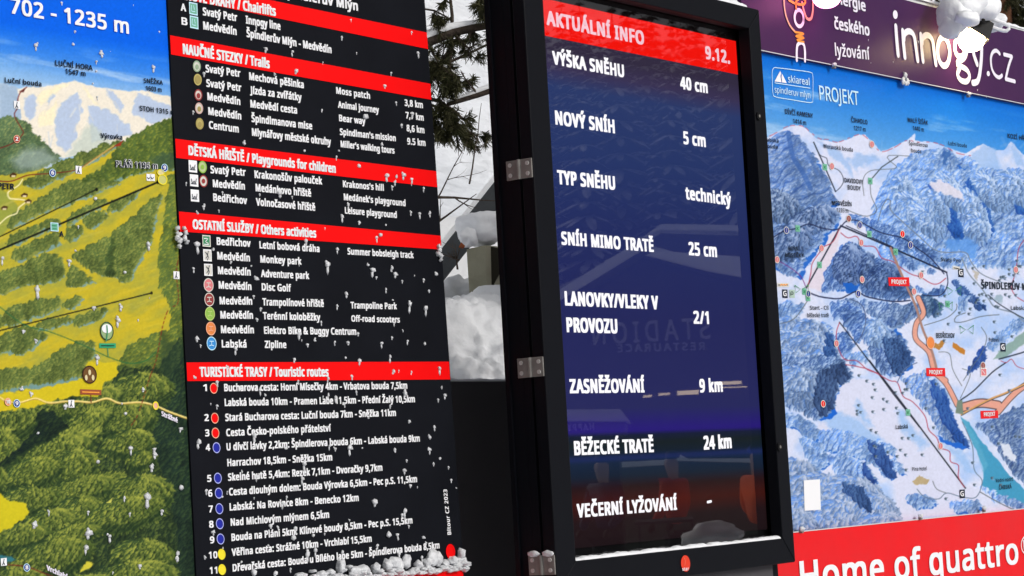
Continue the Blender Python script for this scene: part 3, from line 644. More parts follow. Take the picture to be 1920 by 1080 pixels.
    wood(z7, [(370, 880), (430, 840), (480, 930), (430, 980), (400, 950)], 2.3, 8, 4, dL, dD, dI); wood(z7, [(440, 980), (540, 960), (560, 1010), (470, 1040)], 2.2, 8, 4)
    wood(z7, [(860, 650), (900, 650), (975, 700), (985, 745), (900, 755), (850, 700)], 2.1, 8, 4.4, (136, 164, 196), (66, 100, 142), (28, 52, 84)); wood(z7, [(1040, 560), (1100, 590), (1180, 680), (1222, 725), (1180, 710), (1080, 640)], 1.3, 8, 4, (84, 120, 176), (40, 76, 140), (20, 42, 88))
    wood(z7, [(1080, 650), (1130, 650), (1110, 710), (1060, 730)], 2.0, 7, 4); wood(z7, [(1120, 1080), (1150, 1010), (1180, 960), (1230, 930), (1215, 990), (1150, 1070)], 2.0, 8, 4, (84, 118, 184), (40, 80, 158), (20, 46, 110)); wood(z7, [(1230, 930), (1300, 860), (1380, 790), (1500, 760), (1400, 850), (1270, 950)], 2.0, 8, 4)
    c.fill(Zp(z7, [(1270, 1000), (1340, 920), (1440, 840), (1520, 810), (1520, 860), (1400, 940), (1320, 1000)]), (128, 158, 150), 0.8, 2, 0.9)
    # lower part
    c.fill(Zp(z8, [(290, 120), (360, 80), (560, 90), (700, 250), (820, 400), (940, 620), (1020, 650), (1000, 760), (600, 790), (580, 560), (520, 400), (400, 380), (200, 340), (200, 290), (270, 250)]), (206, 210, 232), 0.8, 5)
    for p in ([(180, 290), (290, 250), (400, 280), (470, 360), (560, 410), (450, 400), (330, 350)], [(600, 240), (640, 230), (650, 300), (760, 410), (720, 440), (620, 340)], [(830, 400), (930, 450), (1000, 560), (960, 560), (880, 470)], [(400, 180), (480, 330), (440, 320), (380, 220)]): c.fill(Zp(z8, p), (148, 184, 230), 1.5, 8, 0.8)
    c.fill(Zp(z8, [(160, 255), (210, 300), (300, 265), (280, 230), (300, 130), (340, 90), (300, 90), (230, 200)]), (26, 98, 200), 1.3, 1.5)
    wood(z8, [(-20, -20), (330, -20), (362, 80), (300, 100), (270, 230), (200, 290), (130, 250), (40, 220), (-20, 210)], 2.2, 11, 4.8, (180, 198, 226), (100, 134, 184), (36, 58, 100)); c.dome(*z8(110, 120), 46, 36, 0.5, L, (110, 138, 182), I, 11, 5)
    c.trees(Zp(z8, [(200, 60), (330, 0), (360, 80), (300, 100), (275, 220), (210, 280), (180, 200)]), (84, 112, 156), (44, 68, 112), (18, 32, 60), 1.3, 12, 4.2, 1)
    for p in ([(-20, 230), (40, 260), (130, 290), (205, 340), (190, 395), (80, 330), (-20, 300)], [(205, 360), (300, 335), (420, 375), (530, 430), (585, 565), (560, 590), (470, 500), (350, 460), (230, 440)], [(95, 375), (230, 430), (245, 500), (190, 560), (130, 450)],
              [(235, 470), (330, 475), (440, 515), (490, 600), (492, 640), (400, 610), (300, 560)], [(505, 395), (560, 410), (585, 465), (540, 440)], [(640, 690), (650, 675), (750, 678), (795, 710), (700, 735)], [(855, 712), (940, 698), (1030, 720), (1000, 755), (900, 752)], [(590, 480), (640, 560), (610, 560), (570, 510)]):
        wood(z8, p, 2.2, 9, 4.7, L, Dk, I, (4, 5))
    c.trees(Zp(z8, [(430, 520), (495, 600), (492, 645), (400, 612), (440, 590)]), (66, 102, 168), (34, 72, 146), (18, 36, 80), 1.2, 10, 4, 1); c.trees(Zp(z8, [(450, 400), (530, 430), (590, 565), (560, 592), (500, 520)]), (70, 106, 168), (40, 76, 144), (18, 36, 80), 1.2, 10, 4, 1)
    wood(z8, [(-20, 470), (50, 500), (160, 560), (300, 600), (430, 620), (540, 680), (612, 792), (560, 830), (-20, 900)], 2.4, 10, 4.8, L, Dk, I, (4, 2))
    for cx, cy, rx, ry, a in ((90, 560, 40, 26, 0.4), (250, 640, 60, 26, 0.3), (110, 660, 44, 32, 0.1), (390, 690, 62, 40, 0.35), (180, 760, 60, 34, 0.2), (330, 790, 56, 32, 0.3), (500, 760, 44, 34, 0.6), (80, 820, 40, 30, 0), (520, 870, 60, 40, 0)):
        x, y = z8(cx, cy); c.dome(x, y, rx, ry, a, (198, 206, 226), (128, 154, 194), I, 12, 5)
    c.trees(Zp(z8, [(330, 610), (420, 640), (470, 720), (450, 760), (390, 700), (330, 650)]), (84, 116, 166), (44, 76, 130), (18, 36, 74), 1.2, 11, 4, 1)
    wood(z8, [(630, 90), (740, 50), (800, 100), (845, 160), (880, 290), (962, 425), (920, 420), (830, 370), (790, 300), (720, 200)], 2.0, 9, 4.7, L, (112, 140, 186), I, (4, 3))
    c.trees(Zp(z8, [(760, 80), (845, 160), (885, 290), (965, 430), (900, 400), (830, 300), (790, 180)]), (72, 110, 172), (34, 80, 160), (16, 40, 92), 1.15, 11, 4, 1); c.fill(Zp(z8, [(800, 370), (900, 400), (965, 430), (930, 450), (840, 400)]), (30, 98, 196), 1.2, 2)
    wood(z8, [(1000, 310), (1080, 290), (1242, 215), (1500, 200), (1500, 650), (1242, 610), (1180, 550), (1130, 460), (1060, 370)], 2.4, 9, 4.6, (186, 200, 222), (106, 136, 180), (44, 66, 108))
    c.fill(Zp(z8, [(1120, 400), (1170, 420), (1200, 500), (1150, 480)]), (206, 214, 230), 1.3, 2.5)
    c.fill(Zp(z8, [(918, 272), (960, 300), (1020, 390), (1100, 480), (1160, 560), (1242, 640), (1500, 760), (1500, 860), (1242, 720), (1120, 675), (1030, 625), (1036, 540), (1000, 440), (950, 340)]), (64, 148, 186), 0.5, 1.4)
    c.fill(Zp(z8, [(918, 272), (950, 290), (1010, 400), (1060, 520), (1036, 560), (1000, 440), (950, 340)]), (92, 166, 196), 0.5, 4, 0.6)
    wood(z8, [(1030, 635), (1110, 665), (1242, 718), (1500, 840), (1242, 745), (1100, 705)], 2.0, 7, 4)
    # routes
    K = (30, 40, 58); RD = (168, 60, 84); BLK = (26, 34, 70); GR = (96, 104, 112)
    c.line(Zp(z6, [(60, 770), (110, 745), (160, 715), (210, 705), (260, 712), (300, 745), (350, 780), (400, 785), (450, 800), (520, 775), (580, 755), (620, 780), (690, 850), (760, 835), (840, 790), (900, 800), (980, 800), (1050, 820), (1120, 860), (1200, 875)]), 1.5, (186, 92, 110), 0.9, True, 3)
    c.line(Zp(z6, [(317, 800), (380, 940), (440, 1078)]), 2.2, K, 1, False)
    c.line(Zp(z6, [(317, 800), (350, 870), (390, 890), (400, 930), (460, 960), (485, 1010), (470, 1050), (440, 1078)]), 1.2, K)
    c.line(Zp(z6, [(640, 1010), (700, 940), (790, 880)]), 2.0, (60, 72, 84), 1, False)
    c.line(Zp(z6, [(600, 1100), (595, 1010), (640, 960), (780, 945), (740, 900), (740, 875), (860, 878)]), 1.2, GR)
    c.line(Zp(z7, [(575, 5), (580, 80), (610, 150), (600, 180), (540, 195), (430, 155)]), 1.3, GR); c.line(Zp(z7, [(690, 110), (690, 160), (760, 230), (850, 310), (930, 380), (1000, 400), (1110, 400), (1140, 450), (1200, 520), (1320, 570), (1440, 600)]), 1.7, (110, 122, 136))
    c.line(Zp(z7, [(620, 220), (640, 150), (670, 100), (690, 110)]), 1.4, GR)
    c.line(Zp(z7, [(410, 250), (215, 600)]), 2.6, K, 1, False); c.line(Zp(z7, [(410, 250), (700, 375), (1005, 512)]), 3.0, (18, 26, 50), 1, False); c.line(Zp(z7, [(440, 250), (700, 368)]), 1.6, (18, 26, 50), 1, False)
    c.line(Zp(z7, [(0, 370), (20, 325), (90, 280), (160, 265), (230, 240), (300, 262), (390, 270), (440, 225), (500, 220), (560, 250), (640, 290), (760, 320), (830, 370), (900, 420), (950, 470), (990, 520)]), 2.0, BLK)
    c.line(Zp(z7, [(400, 270), (365, 340), (310, 370), (290, 400), (250, 460), (240, 520), (225, 590)]), 1.5, RD)
    c.line(Zp(z7, [(410, 290), (450, 318), (500, 310), (530, 360), (600, 370), (640, 430), (700, 450), (740, 480), (800, 520), (860, 540), (920, 575), (960, 575), (1000, 545)]), 1.6, RD)
    c.line(Zp(z7, [(1005, 512), (1010, 580), (970, 640), (870, 640)]), 1.8, BLK)
    c.line(Zp(z7, [(240, 630), (300, 650), (400, 660), (450, 640), (500, 620), (560, 650), (700, 675), (800, 670)]), 2.4, BLK); c.line(Zp(z7, [(460, 660), (530, 700), (550, 780), (530, 860), (490, 920)]), 1.6, (70, 84, 120))
    c.line(Zp(z7, [(20, 430), (100, 470), (180, 530), (215, 600)]), 1.4, (110, 40, 120)); c.line(Zp(z7, [(70, 800), (150, 770), (230, 660)]), 1.5, GR)
    c.line(Zp(z7, [(402, 792), (500, 920), (620, 1080), (700, 1190), (850, 1380)]), 2.0, (30, 34, 48), 1, False)
    c.line(Zp(z8, [(460, -10), (640, 225), (945, 635)]), 2.6, (30, 34, 48), 1, False)
    c.line(Zp(z7, [(402, 795), (385, 850), (390, 920), (430, 1000), (500, 1010), (560, 1060), (620, 1080)]), 1.5, RD)
    c.line(Zp(z8, [(340, 10), (400, 20), (470, 40), (560, 90), (600, 100), (630, 170), (680, 200), (740, 270), (760, 340), (800, 380), (820, 430), (865, 450), (870, 500), (910, 520), (910, 580), (940, 630)]), 1.6, RD)
    c.line(Zp(z7, [(1440, 330), (1410, 380), (1400, 460), (1390, 520), (1370, 600), (1400, 650), (1450, 680)]), 1.4, RD)
    c.line(Zp(z7, [(1090, 430), (1130, 520), (1200, 600), (1240, 660), (1280, 710), (1380, 740), (1440, 790)]), 2.4, (126, 140, 156)); c.line(Zp(z7, [(1240, 640), (1300, 690), (1400, 750), (1460, 780)]), 1.8, K)
    c.line(Zp(z7, [(880, 810), (1000, 770), (1060, 720), (1060, 690)]), 1.4, GR); c.line(Zp(z7, [(1300, 750), (1200, 760), (1100, 790), (1050, 790), (1060, 760), (1110, 740)]), 1.5, GR)
    c.line(Zp(z7, [(1200, 820), (1230, 880), (1200, 970), (1150, 1040), (1100, 1120)]), 1.3, GR); c.line(Zp(z7, [(960, 960), (1020, 970), (1040, 1060), (1090, 1150)]), 1.3, GR)
    c.line(Zp(z8, [(920, 190), (990, 140), (1080, 50), (1150, 0)]), 2.2, K); c.line(Zp(z8, [(600, 100), (640, 30), (700, 0)]), 1.8, (90, 110, 150))
    c.line(Zp(z8, [(930, 300), (980, 420), (990, 540), (1030, 600), (1000, 680), (930, 680), (850, 660), (810, 690), (740, 680), (700, 640)]), 1.6, (96, 116, 140)); c.line(Zp(z8, [(1020, 655), (1100, 700), (1180, 740), (1260, 770)]), 1.8, GR)
    c.line(Zp(z8, [(850, 660), (800, 640), (780, 600)]), 1.4, GR)
    c.line(Zp(z8, [(930, 30), (970, 60), (920, 180)]), 1.2, GR)
    c.line(Zp(z7, [(1300, 1000), (1440, 960), (1500, 930)]), 2.4, K); c.line(Zp(z7, [(1310, 1010), (1340, 1020), (1370, 1000), (1400, 1040), (1460, 1060)]), 1.3, RD)
    # the planned connection in salmon with a dark outline
    for w, col in ((10.5, (66, 56, 60)), (8.2, (218, 156, 138))):
        c.line(Zp(z7, [(845, 655), (875, 740), (835, 800), (832, 885), (905, 960), (935, 1060), (1000, 1120)]), w, col, 1)
        c.line(Zp(z8, [(800, 60), (850, 110), (905, 215)]), w, col, 1); c.line(Zp(z8, [(935, 225), (1020, 205), (1110, 215)]), w*1.7, col); c.line(Zp(z8, [(1110, 250), (1180, 170), (1250, 115), (1400, 40)]), w*1.2, col)
    c.line(Zp(z7, [(690, 375), (720, 450), (780, 590), (830, 700), (870, 830), (920, 950), (950, 1060)]), 4.5, (160, 124, 112)); c.line(Zp(z8, [(925, 262), (1060, 190), (1180, 140), (1400, 30)]), 3.6, (206, 156, 96)); c.line(Zp(z8, [(925, 268), (1060, 196), (1180, 146), (1400, 36)]), 1.2, K)
    c.fill(Zp(z8, [(905, 190), (930, 190), (935, 262), (895, 255)]), (112, 130, 116), 0, 1.2)
    for z, p in ((z7, (940, 925)), (z7, (960, 935)), (z7, (975, 915))):
        x, y = z(*p); c.fill([(x-6, y), (x+2, y-6), (x+7, y-2), (x, y+6)], (176, 124, 58), 0.6, 1)
    c.fill(Zp(z7, [(1040, 905), (1060, 915), (1108, 950), (1105, 975), (1080, 965), (1040, 935)]), (186, 122, 44), 0.4, 1); c.fill(Zp(z8, [(670, 600), (710, 575), (760, 590), (750, 610), (700, 620)]), (178, 160, 124), 0.8, 1)
    c.fill(Zp(z7, [(1150, 500), (1180, 520), (1170, 560), (1150, 540)]), (170, 160, 140), 1.2, 1.5, 0.7); c.fill(Zp(z7, [(1280, 640), (1320, 640), (1310, 690), (1270, 670)]), (128, 156, 172), 1.2, 2, 0.7)
    for _ in range(90):                                  # small single trees on the pistes
        z, bx = ((z7, (850, 420, 1430, 980)), (z8, (620, 20, 1230, 730)), (z7, (1150, 470, 1430, 720)), (z8, (380, 60, 660, 480)))[rng.integers(4)]
        x, y = z(rng.uniform(bx[0], bx[2]), rng.uniform(bx[1], bx[3])); c.stamp(x, y, 4.5, 3.2, 1.57, np.array([108, 126, 140.]), np.array([60, 78, 96.]), np.array([36, 48, 66.]))
        c.line([(x, y+2.5), (x+5, y+3)], 1.2, (150, 172, 210), 0.8, False)
    n = fbm(c.X/3.0, c.Y/3.0, 3, 79)[..., None]; c.im *= 0.96+0.08*n
    return c

def slab(name, quad, h, thick, m, parent=None, **props):
    """panel from four photo corners (front face on the plane h), given real thickness behind"""
    f = [on(x, y, h) for x, y in quad]; b = [p-N*thick for p in f]
    return mesh(name, f+b, [(3, 2, 1, 0), (4, 5, 6, 7)]+[(i, (i+1) % 4, 4+(i+1) % 4, 4+i) for i in range(4)], m, parent, **props)
def frame_edge(quad, h, m, parent, w=0.006, name='edge_trim'):
    f = [on(x, y, h-0.001) for x, y in quad]
    return f

# ------------------------------------------------------------------ summer map board
summer = empty('map_board', 'summer trail map board with green forests and yellow meadows under blue sky', 'map board', 'information boards in the row')
q_s = [(-150, -70), (311.5, -70), (373, 1165), (-150, 1165)]
cvs = paint_summer()
printed_sheet('printed_map', cvs, [(-140, 0), (332.5, 340), (350, 700), (360, 1150), (300, -60)], HB, (0.0019, 0.0014), summer)
us0, us1 = U(-140, 0, HB), U(333, 340, HB)
v, f = boxv(us0, U(334, 340, HB), H(300, 1165, HB), H(300, -75, HB), HB+0.001, HB+0.02); mesh('backing_panel', v, f, EDGE, summer)
for s_, a, b, cap in (('702 - 1235 m', (60, 72), (722, 188), 84),): text(s_, z1(*a), z1(*b), cap/3, WHITE, summer, HB, w=0.052, spacing=1.08)
for s_, z_, a, b, cap, w in (('LUČNÍ HORA', z1, (313, 368), (520, 397), 29, .05), ('1547 m', z1, (370, 415), (480, 429), 28, .05), ('Luční bouda', z1, (28, 463), (232, 486), 27, .05), ('SNĚŽKA', z1, (810, 465), (915, 477), 24, .05),
                       ('1603 m', z1, (822, 508), (908, 518), 25, .05), ('STOH 1315 m', z1, (787, 622), (982, 646), 27, .05), ('Výrovka', z1, (567, 776), (687, 786), 27, .05),
                       ('SV. PETR', z1, (-80, 1058), (77, 1066), 32, .07), ('A', z2, (318, 294), (338, 296), 28, .06)):
    text(s_, z_(*a), z_(*b), cap/z_(0, 0)[0] if False else cap/(3 if z_ is z1 else 2.842), INK, summer, HB, w=w, spacing=1.1)
text('PLÁŇ 1196 m', z1(652, 938), z1(884, 950), 11, WHITE, summer, HB, w=0.10, spacing=1.1, off=0.0016)
text('PLÁŇ 1196 m', z1(652, 938), z1(884, 950), 11, INK, summer, HB, w=0.04, spacing=1.1, off=0.0026)
for s_, z_, a, b, cap in (('Vrchlabí', z3, (250, 1048), (358, 1098), 26), ('Strážné', z3, (862, 226), (944, 262), 24)): text(s_, z_(*a), z_(*b), cap/2.842, LILAC, summer, HB, w=0.08)
def badge(c, rx, ry, face, rim, parent, h, k=0.80, glyph=None, gm=None, gc=None):
    patch(oval(c, rx, ry), face, parent, h, 0.0014, 'badge'); ring(c, rx, ry, rim, parent, h, 0.0020, k)
    if glyph: text(glyph, (c[0]-rx*0.36*len(glyph)**.5, c[1]+ry*0.42), (c[0]+rx*0.36*len(glyph)**.5, c[1]+ry*0.40), ry*0.9, gm, parent, h, w=0.07, off=0.0026)
for z_, cc, g_, fm in ((z1, (95, 782), '2', mat('dark red print', (0.42, 0.03, 0.015), 0.5, .2)), (z1, (296, 972), '6', NAVY), (z1, (926, 944), '9', NAVY), (z3, (90, 160), '9', NAVY), (z3, (143, 1035), '8', NAVY)):
    badge(z_(*cc), 6.2, 7.6, fm, LBLUE if fm is NAVY else SALMON, summer, HB, 0.84, g_, WHITE)
badge(z3(830, 172), 5.4, 8, SALMON, YELLOWP, summer, HB, 0.7); badge(z3(43, 152), 6, 7.5, ORANGE, SALMON, summer, HB, 0.7, '10', WHITE)
def tile(z_, c, w, hgt, face, parent, h, mark=None, mm=None, rim=None):
    x, y = z_(*c); sl = 0.12 if y < 500 else (0.0 if y < 800 else -0.06)
    sl = (702-y)/3300*1.0
    q = [(x-w, y-hgt-w*sl), (x+w, y-hgt+w*sl), (x+w+0.06*hgt, y+hgt+w*sl), (x-w+0.06*hgt, y+hgt-w*sl)]
    patch(q, face, parent, h, 0.0013, 'pictogram')
    if rim:
        k = 0.8; qi = [(x+(a-x)*k, y+(b-y)*k) for a, b in q]
        mesh('pictogram_rim', [on(a, b, h-0.0018) for a, b in q+qi], [(i, (i+1) % 4, 4+(i+1) % 4, 4+i) for i in range(4)], rim, parent)
    for st in mark or []: stroke([(x+a*w, y+b*hgt+a*w*sl) for a, b in st], 1.5, mm or INK, parent, h, 0.0022, 'pictogram_mark')
walker = [[(0.1, -0.75), (0.12, -0.5)], [(0, -0.3), (-0.05, 0.15), (-0.4, 0.75)], [(-0.05, 0.1), (0.35, 0.7)], [(-0.45, 0.1), (0, -0.2), (0.45, 0.1)]]
for z_, cc in ((z1, (95, 590)), (z1, (442, 955)), (z2, (940, 500)), (z3, (380, 162)), (z3, (20, 1005))): tile(z_, cc, 5.6, 7.2, WHITE, summer, HB, walker[:3])
tile(z2, (290, 243), 7.4, 8.2, MINT, summer, HB, [[(-.6, -.3), (.5, -.3)], [(-.4, .4), (.5, .4)]], GREENP, LBLUE)
for dx in (-11, 9): tile(z1, (848+dx, 998), 4.5, 6.5, WHITE, summer, HB, [[(-.5, 0), (0, .4), (.5, 0)]])
badge(z1(915, 1010), 9, 10, mat('pale lens print', (0.55, .55, .18), .5, .2), YELLOWP, summer, HB, 0.8); badge(z1(905, 970), 7, 6, mat('cream print', (.7, .62, .3), .5, .2), YELLOWP, summer, HB, .8)
# trail stations printed as oval badges over a name strip
badge(z2(570, 798), 12.6, 17.6, mat('pale green print', (0.30, 0.42, 0.20), .5, .2), mat('dark green print', (.02, .06, .03), .5, .2), summer, HB, 0.88)
patch(oval((z2(570, 785)[0], z2(570, 785)[1]), 9.5, 8.5), WHITE, summer, HB, 0.0022, 'badge'); stroke(Zp(z2, [(570, 770), (572, 810), (566, 850)]), 3, GREENP, summer, HB, 0.0028, 'badge_mark')
patch(Zp(z2, [(529, 863), (617, 863), (618, 888), (530, 888)]), mat('sign green print', (.03, .34, .16), .5, .2), summer, HB, 0.0014, 'name_strip'); stroke(Zp(z2, [(540, 876), (608, 876)]), 1.6, INK, summer, HB, 0.0022, 'name_line'); stroke(Zp(z2, [(574, 888), (577, 932)]), 1.8, GREENP, summer, HB, 0.0012)
badge(z2(478, 1030), 13.5, 17, mat('brown print', (0.16, 0.075, 0.02), .5, .2), mat('dark brown print', (.06, .022, .01), .5, .2), summer, HB, 0.86)
for dx, dy in ((-9, 6), (9, 6), (0, -8)): patch(oval(z2(478+dx*2, 1034+dy*2), 2.6, 5.5, 10), mat('cream badge print', (.7, .6, .35), .5, .2), summer, HB, 0.0024, 'badge_mark')
patch(Zp(z3, [(427, 84), (540, 88), (540, 116), (428, 112)]), mat('brown strip print', (.33, .08, .03), .5, .2), summer, HB, 0.0014, 'name_strip'); stroke(Zp(z3, [(440, 99), (528, 102)]), 2.4, ORANGE, summer, HB, 0.0022, 'name_line'); stroke(Zp(z3, [(484, 115), (486, 155)]), 2, mat('rust print', (.2, .04, .02), .5, .2), summer, HB, 0.0012)

# ------------------------------------------------------------------ black text board
info = empty('text_board', 'black text board with red heading bands listing chairlifts, trails and touristic routes', 'information board', 'information boards in the row')
slab('panel', [(305.5, -170), (790, -90), (884.5, 1290), (379, 1290)], HB-0.004, 0.03, BLACKP, info)
pn = 0
z4 = zoomf(310, 0, 3.484); z5 = zoomf(320, 260, 3.484); z6t = zoomf(330, 540, 3.484); z7t = zoomf(340, 800, 3.49)
HT = HB-0.004
EL = lambda y: 315+(y)*0.0502          # left edge of the board in the photo
ER = lambda y: 797+(y)*0.0672
def band(yl0, yr0, yl1, yr1): patch([(EL(yl0)+.6, yl0), (ER(yr0)-.6, yr0), (ER(yr1)-.6, yr1), (EL(yl1)+.6, yl1)], REDP, info, HT, 0.001, 'red_band')
band(-40, 61, -8, 92); band(66, 157, 102, 187); band(260, 321, 296, 351); band(396.5, 442, 434, 468); band(679.5, 678, 714.5, 711.5)
band(1117, 1066, 1240, 1170)
W_ = 0.058
rows = {z4: [('Špindlerův Mlýn', (760, -28), (1255, 68), 60), ('LANOVÉ DRÁHY / Chairlifts', (75, -14), (718, 103), 62), ('A', (103, 68), (133, 74), 45), ('B', (108, 159), (142, 165), 45),
    ('Svatý Petr', (247, 98), (467, 138), 48), ('Innogy line', (528, 152), (750, 195), 48), ('Medvědín', (250, 190), (463, 228), 48), ('Špindlerův Mlýn - Medvědín', (533, 240), (1083, 347), 48),
    ('NAUČNÉ STEZKY / Trails', (118, 350), (678, 445), 62), ('Svatý Petr', (265, 470), (488, 502), 46), ('Mechová pěšinka', (550, 520), (902, 575), 46), ('Moss patch', (1118, 610), (1335, 645), 40), ('3,8 km', (1565, 690), (1680, 706), 40),
    ('Svatý Petr', (270, 565), (494, 596), 46), ('Jízda za zvířátky', (555, 610), (888, 658), 46), ('Animal journey', (1130, 702), (1393, 738), 40), ('7,7 km', (1572, 772), (1685, 788), 40),
    ('Medvědín', (277, 652), (487, 685), 46), ('Medvědí cesta', (558, 700), (858, 742), 46), ('Bear way', (1137, 790), (1305, 812), 40), ('8,6 km', (1578, 856), (1690, 870), 40),
    ('Medvědín', (283, 748), (493, 780), 46), ('Špindlmanova mise', (565, 795), (957, 845), 46), ("Spindlman's mission", (1142, 880), (1503, 922), 40), ('9.5 km', (1582, 942), (1697, 953), 40),
    ('Centrum', (287, 838), (477, 865), 46), ('Mlynářovy městské okruhy', (568, 885), (1080, 948), 46), ("Miller's walking tours", (1147, 960), (1495, 1003), 40)],
 z5: [('DĚTSKÁ HŘIŠTĚ / Playgrounds for children', (120, 105), (1075, 222), 58), ('Svatý Petr', (262, 224), (488, 242), 46), ('Krakonošův palouček', (550, 255), (987, 298), 46), ("Krakonos's hill", (1127, 315), (1390, 340), 40),
    ('Medvědín', (278, 315), (482, 332), 46), ('Medánkovo hřiště', (557, 342), (915, 378), 46), ("Medánek's playground", (1133, 400), (1532, 440), 40), ('Bedřichov', (280, 405), (497, 427), 46), ('Volnočasové hřiště', (560, 435), (942, 470), 46), ('Leisure playground', (1140, 488), (1475, 517), 40),
    ('OSTATNÍ SLUŽBY / Others activities', (147, 588), (947, 645), 58), ('Bedřichov', (303, 692), (520, 706), 46), ('Letní bobová dráha', (582, 715), (970, 740), 44), ('Summer bobsleigh track', (1157, 755), (1585, 780), 40),
    ('Medvědín', (307, 787), (515, 801), 46), ('Monkey park', (588, 808), (852, 822), 44), ('Medvědín', (311, 883), (520, 893), 46), ('Adventure park', (592, 902), (902, 916), 44), ('Medvědín', (316, 978), (525, 988), 46), ('Disc Golf', (597, 990), (785, 998), 44)],
 z6t: [('Medvědín', (287, 105), (495, 108), 46), ('Trampolínové hřiště', (567, 112), (963, 122), 44), ('Trampoline Park', (1143, 132), (1440, 138), 40), ('Medvědín', (292, 198), (500, 200), 46), ('Terénní koloběžky', (570, 203), (940, 212), 44), ('Off-road scooters', (1147, 218), (1460, 225), 38),
    ('Medvědín', (296, 293), (506, 295), 46), ('Elektro Bike & Buggy Centrum', (577, 298), (1175, 305), 44), ('Labská', (301, 387), (458, 388), 46), ('Zipline', (582, 390), (718, 391), 44), ('TURISTICKÉ TRASY / Touristic routes', (157, 578), (993, 576), 60),
    ('Bucharova cesta: Horní Mísečky 4km - Vrbatova bouda 7,5km', (317, 673), (1508, 657), 45), ('Labská bouda 10km - Pramen Labe 11,5km - Přední Žalý 10,5km', (320, 770), (1558, 745), 45), ('Stará Bucharova cesta: Luční bouda 7km - Sněžka 11km', (324, 868), (1434, 835), 45),
    ('Cesta Česko-polského přátelství', (330, 967), (1010, 935), 45), ('U dívčí lávky 2,2km: Špindlerova bouda 6km - Labská bouda 9km', (332, 1060), (1590, 1002), 45),
    ('1', (180, 672), (200, 672), 42), ('2', (188, 868), (212, 867), 42), ('3', (192, 968), (216, 967), 42), ('4', (196, 1063), (221, 1062), 42)],
 z7t: [('Harrachov 18,5km - Sněžka 15km', (303, 258), (985, 220), 45), ('Skelné hutě 5,4km: Rezek 7,1km - Dvoračky 9,7km', (308, 353), (1313, 287), 45), ('Cesta dlouhým dolem: Bouda Výrovka 6,5km - Pec p.S. 11,5km', (314, 449), (1540, 362), 45),
    ('Labská: Na Rovince 8km - Benecko 12km', (318, 548), (1158, 485), 45), ('Nad Michlovým mlýnem 6,5km', (325, 648), (965, 595), 45), ('Bouda na Pláni 5km: Klínové boudy 8,5km - Pec p.S. 15,5km', (330, 747), (1510, 632), 45),
    ('Věřina cesta: Strážné 10km - Vrchlabí 15,5km', (332, 845), (1243, 752), 45), ('Dřevařská cesta: Bouda u Bílého labe 5km - Špindlerova bouda 8,5km', (338, 947), (1687, 795), 45),
    ('5', (171, 360), (195, 359), 42), ('6', (177, 457), (201, 456), 42), ('7', (181, 560), (204, 559), 42), ('8', (184, 660), (209, 659), 42), ('9', (189, 762), (214, 761), 42), ('10', (182, 862), (234, 859), 42), ('11', (188, 962), (233, 959), 42)]}
for z_, rr in rows.items():
    for s_, a, b, cap in rr:
        text(s_, z_(*a), z_(*b), cap/3.486, WHITE, info, HT, w=0.068 if cap > 55 else 0.062, wy=0.045, spacing=1.1, seg=2, off=0.0016)
# vertical imprint at the right edge and the small red emblem under it
P0, P1 = z7t(1765, 705), z7t(1737, 412)
text('Bitour CZ 2023', P0, P1, 8, WHITE, info, HT, w=0.05, spacing=1.15, off=0.0016, up=(P0[0]-6.5, P0[1]+0.2))
badge(z7t(1762, 818), 8.6, 14.5, REDP, REDP, info, HT, 0.8)
# pictograms of the list
gr = lambda n, c: mat(n+' print', c, .5, .2)
PG, OL, DR, PK, LG, OR_, BL_, GD = gr('sage', (.32, .42, .28)), gr('olive gold', (.38, .30, .10)), gr('wine', (.30, .04, .04)), gr('pink', (.62, .42, .38)), gr('lime', (.28, .50, .08)), gr('tangerine', (.78, .24, .06)), gr('sky blue', (.03, .26, .66)), gr('gold', (.50, .42, .14))
PINK, PALE = gr('rose', (.72, .20, .22)), gr('pale', (.68, .66, .60))
for cc, fm, rm in (((206, 433), PALE, PG), ((212, 520), OL, GD), ((216, 620), PALE, DR), ((221, 707), PALE, PK), ((225, 808), GD, OL)):
    c_ = z4(*cc); badge(c_, 7.4, 10.8, fm, rm, info, HT, 0.76)
    patch(oval((c_[0]+.3, c_[1]+1.5), 3.6, 5.2, 12), PG if fm is PALE and rm is PG else (DR if rm is DR else OL), info, HT, 0.0024, 'badge_mark')
swing = [[(-.6, -.2), (-.3, .5), (0, .1)], [(.1, .1), (.35, .5), (.6, -.3)], [(-.6, .55), (.6, .55)]]
for i, cc in enumerate(((144, 181), (152, 273), (157, 372))): tile(z5, cc, 7.8, 11.2, WHITE, info, HT, swing, INK)
for cc, rm in (((209, 185), LG), ((215, 277), DR)):
    c_ = z5(*cc); badge(c_, 7.8, 11.6, PALE if rm is DR else gr('pale lime', (.5, .58, .3)), rm, info, HT, .8); patch(oval(c_, 3.4, 4.6, 10), rm, info, HT, .0024, 'badge_mark')
for cc in ((182, 57), (187, 146)): tile(z4, cc, 7.8, 11.6, MINT, info, HT, [[(-.4, -.5), (-.4, .4), (.4, .4)], [(.1, -.5), (.3, .1)]], LBLUE, LBLUE)
tile(z5, (233, 668), 7.6, 10.8, GREENP, info, HT, [[(-.5, -.4), (.4, -.4), (-.2, .1), (.5, .4)], [(-.5, .6), (.6, .6)]], WHITE, PALE)
climb = [[(.3, -.7), (.1, -.1), (.3, .3), (0, .8)], [(.1, -.1), (-.4, -.5)], [(.1, .1), (-.3, .5)]]
tile(z5, (239, 762), 7.8, 11.2, PALE, info, HT, climb, INK, WHITE); tile(z5, (245, 857), 7.8, 11.2, PALE, info, HT, climb[::-1], INK, WHITE)
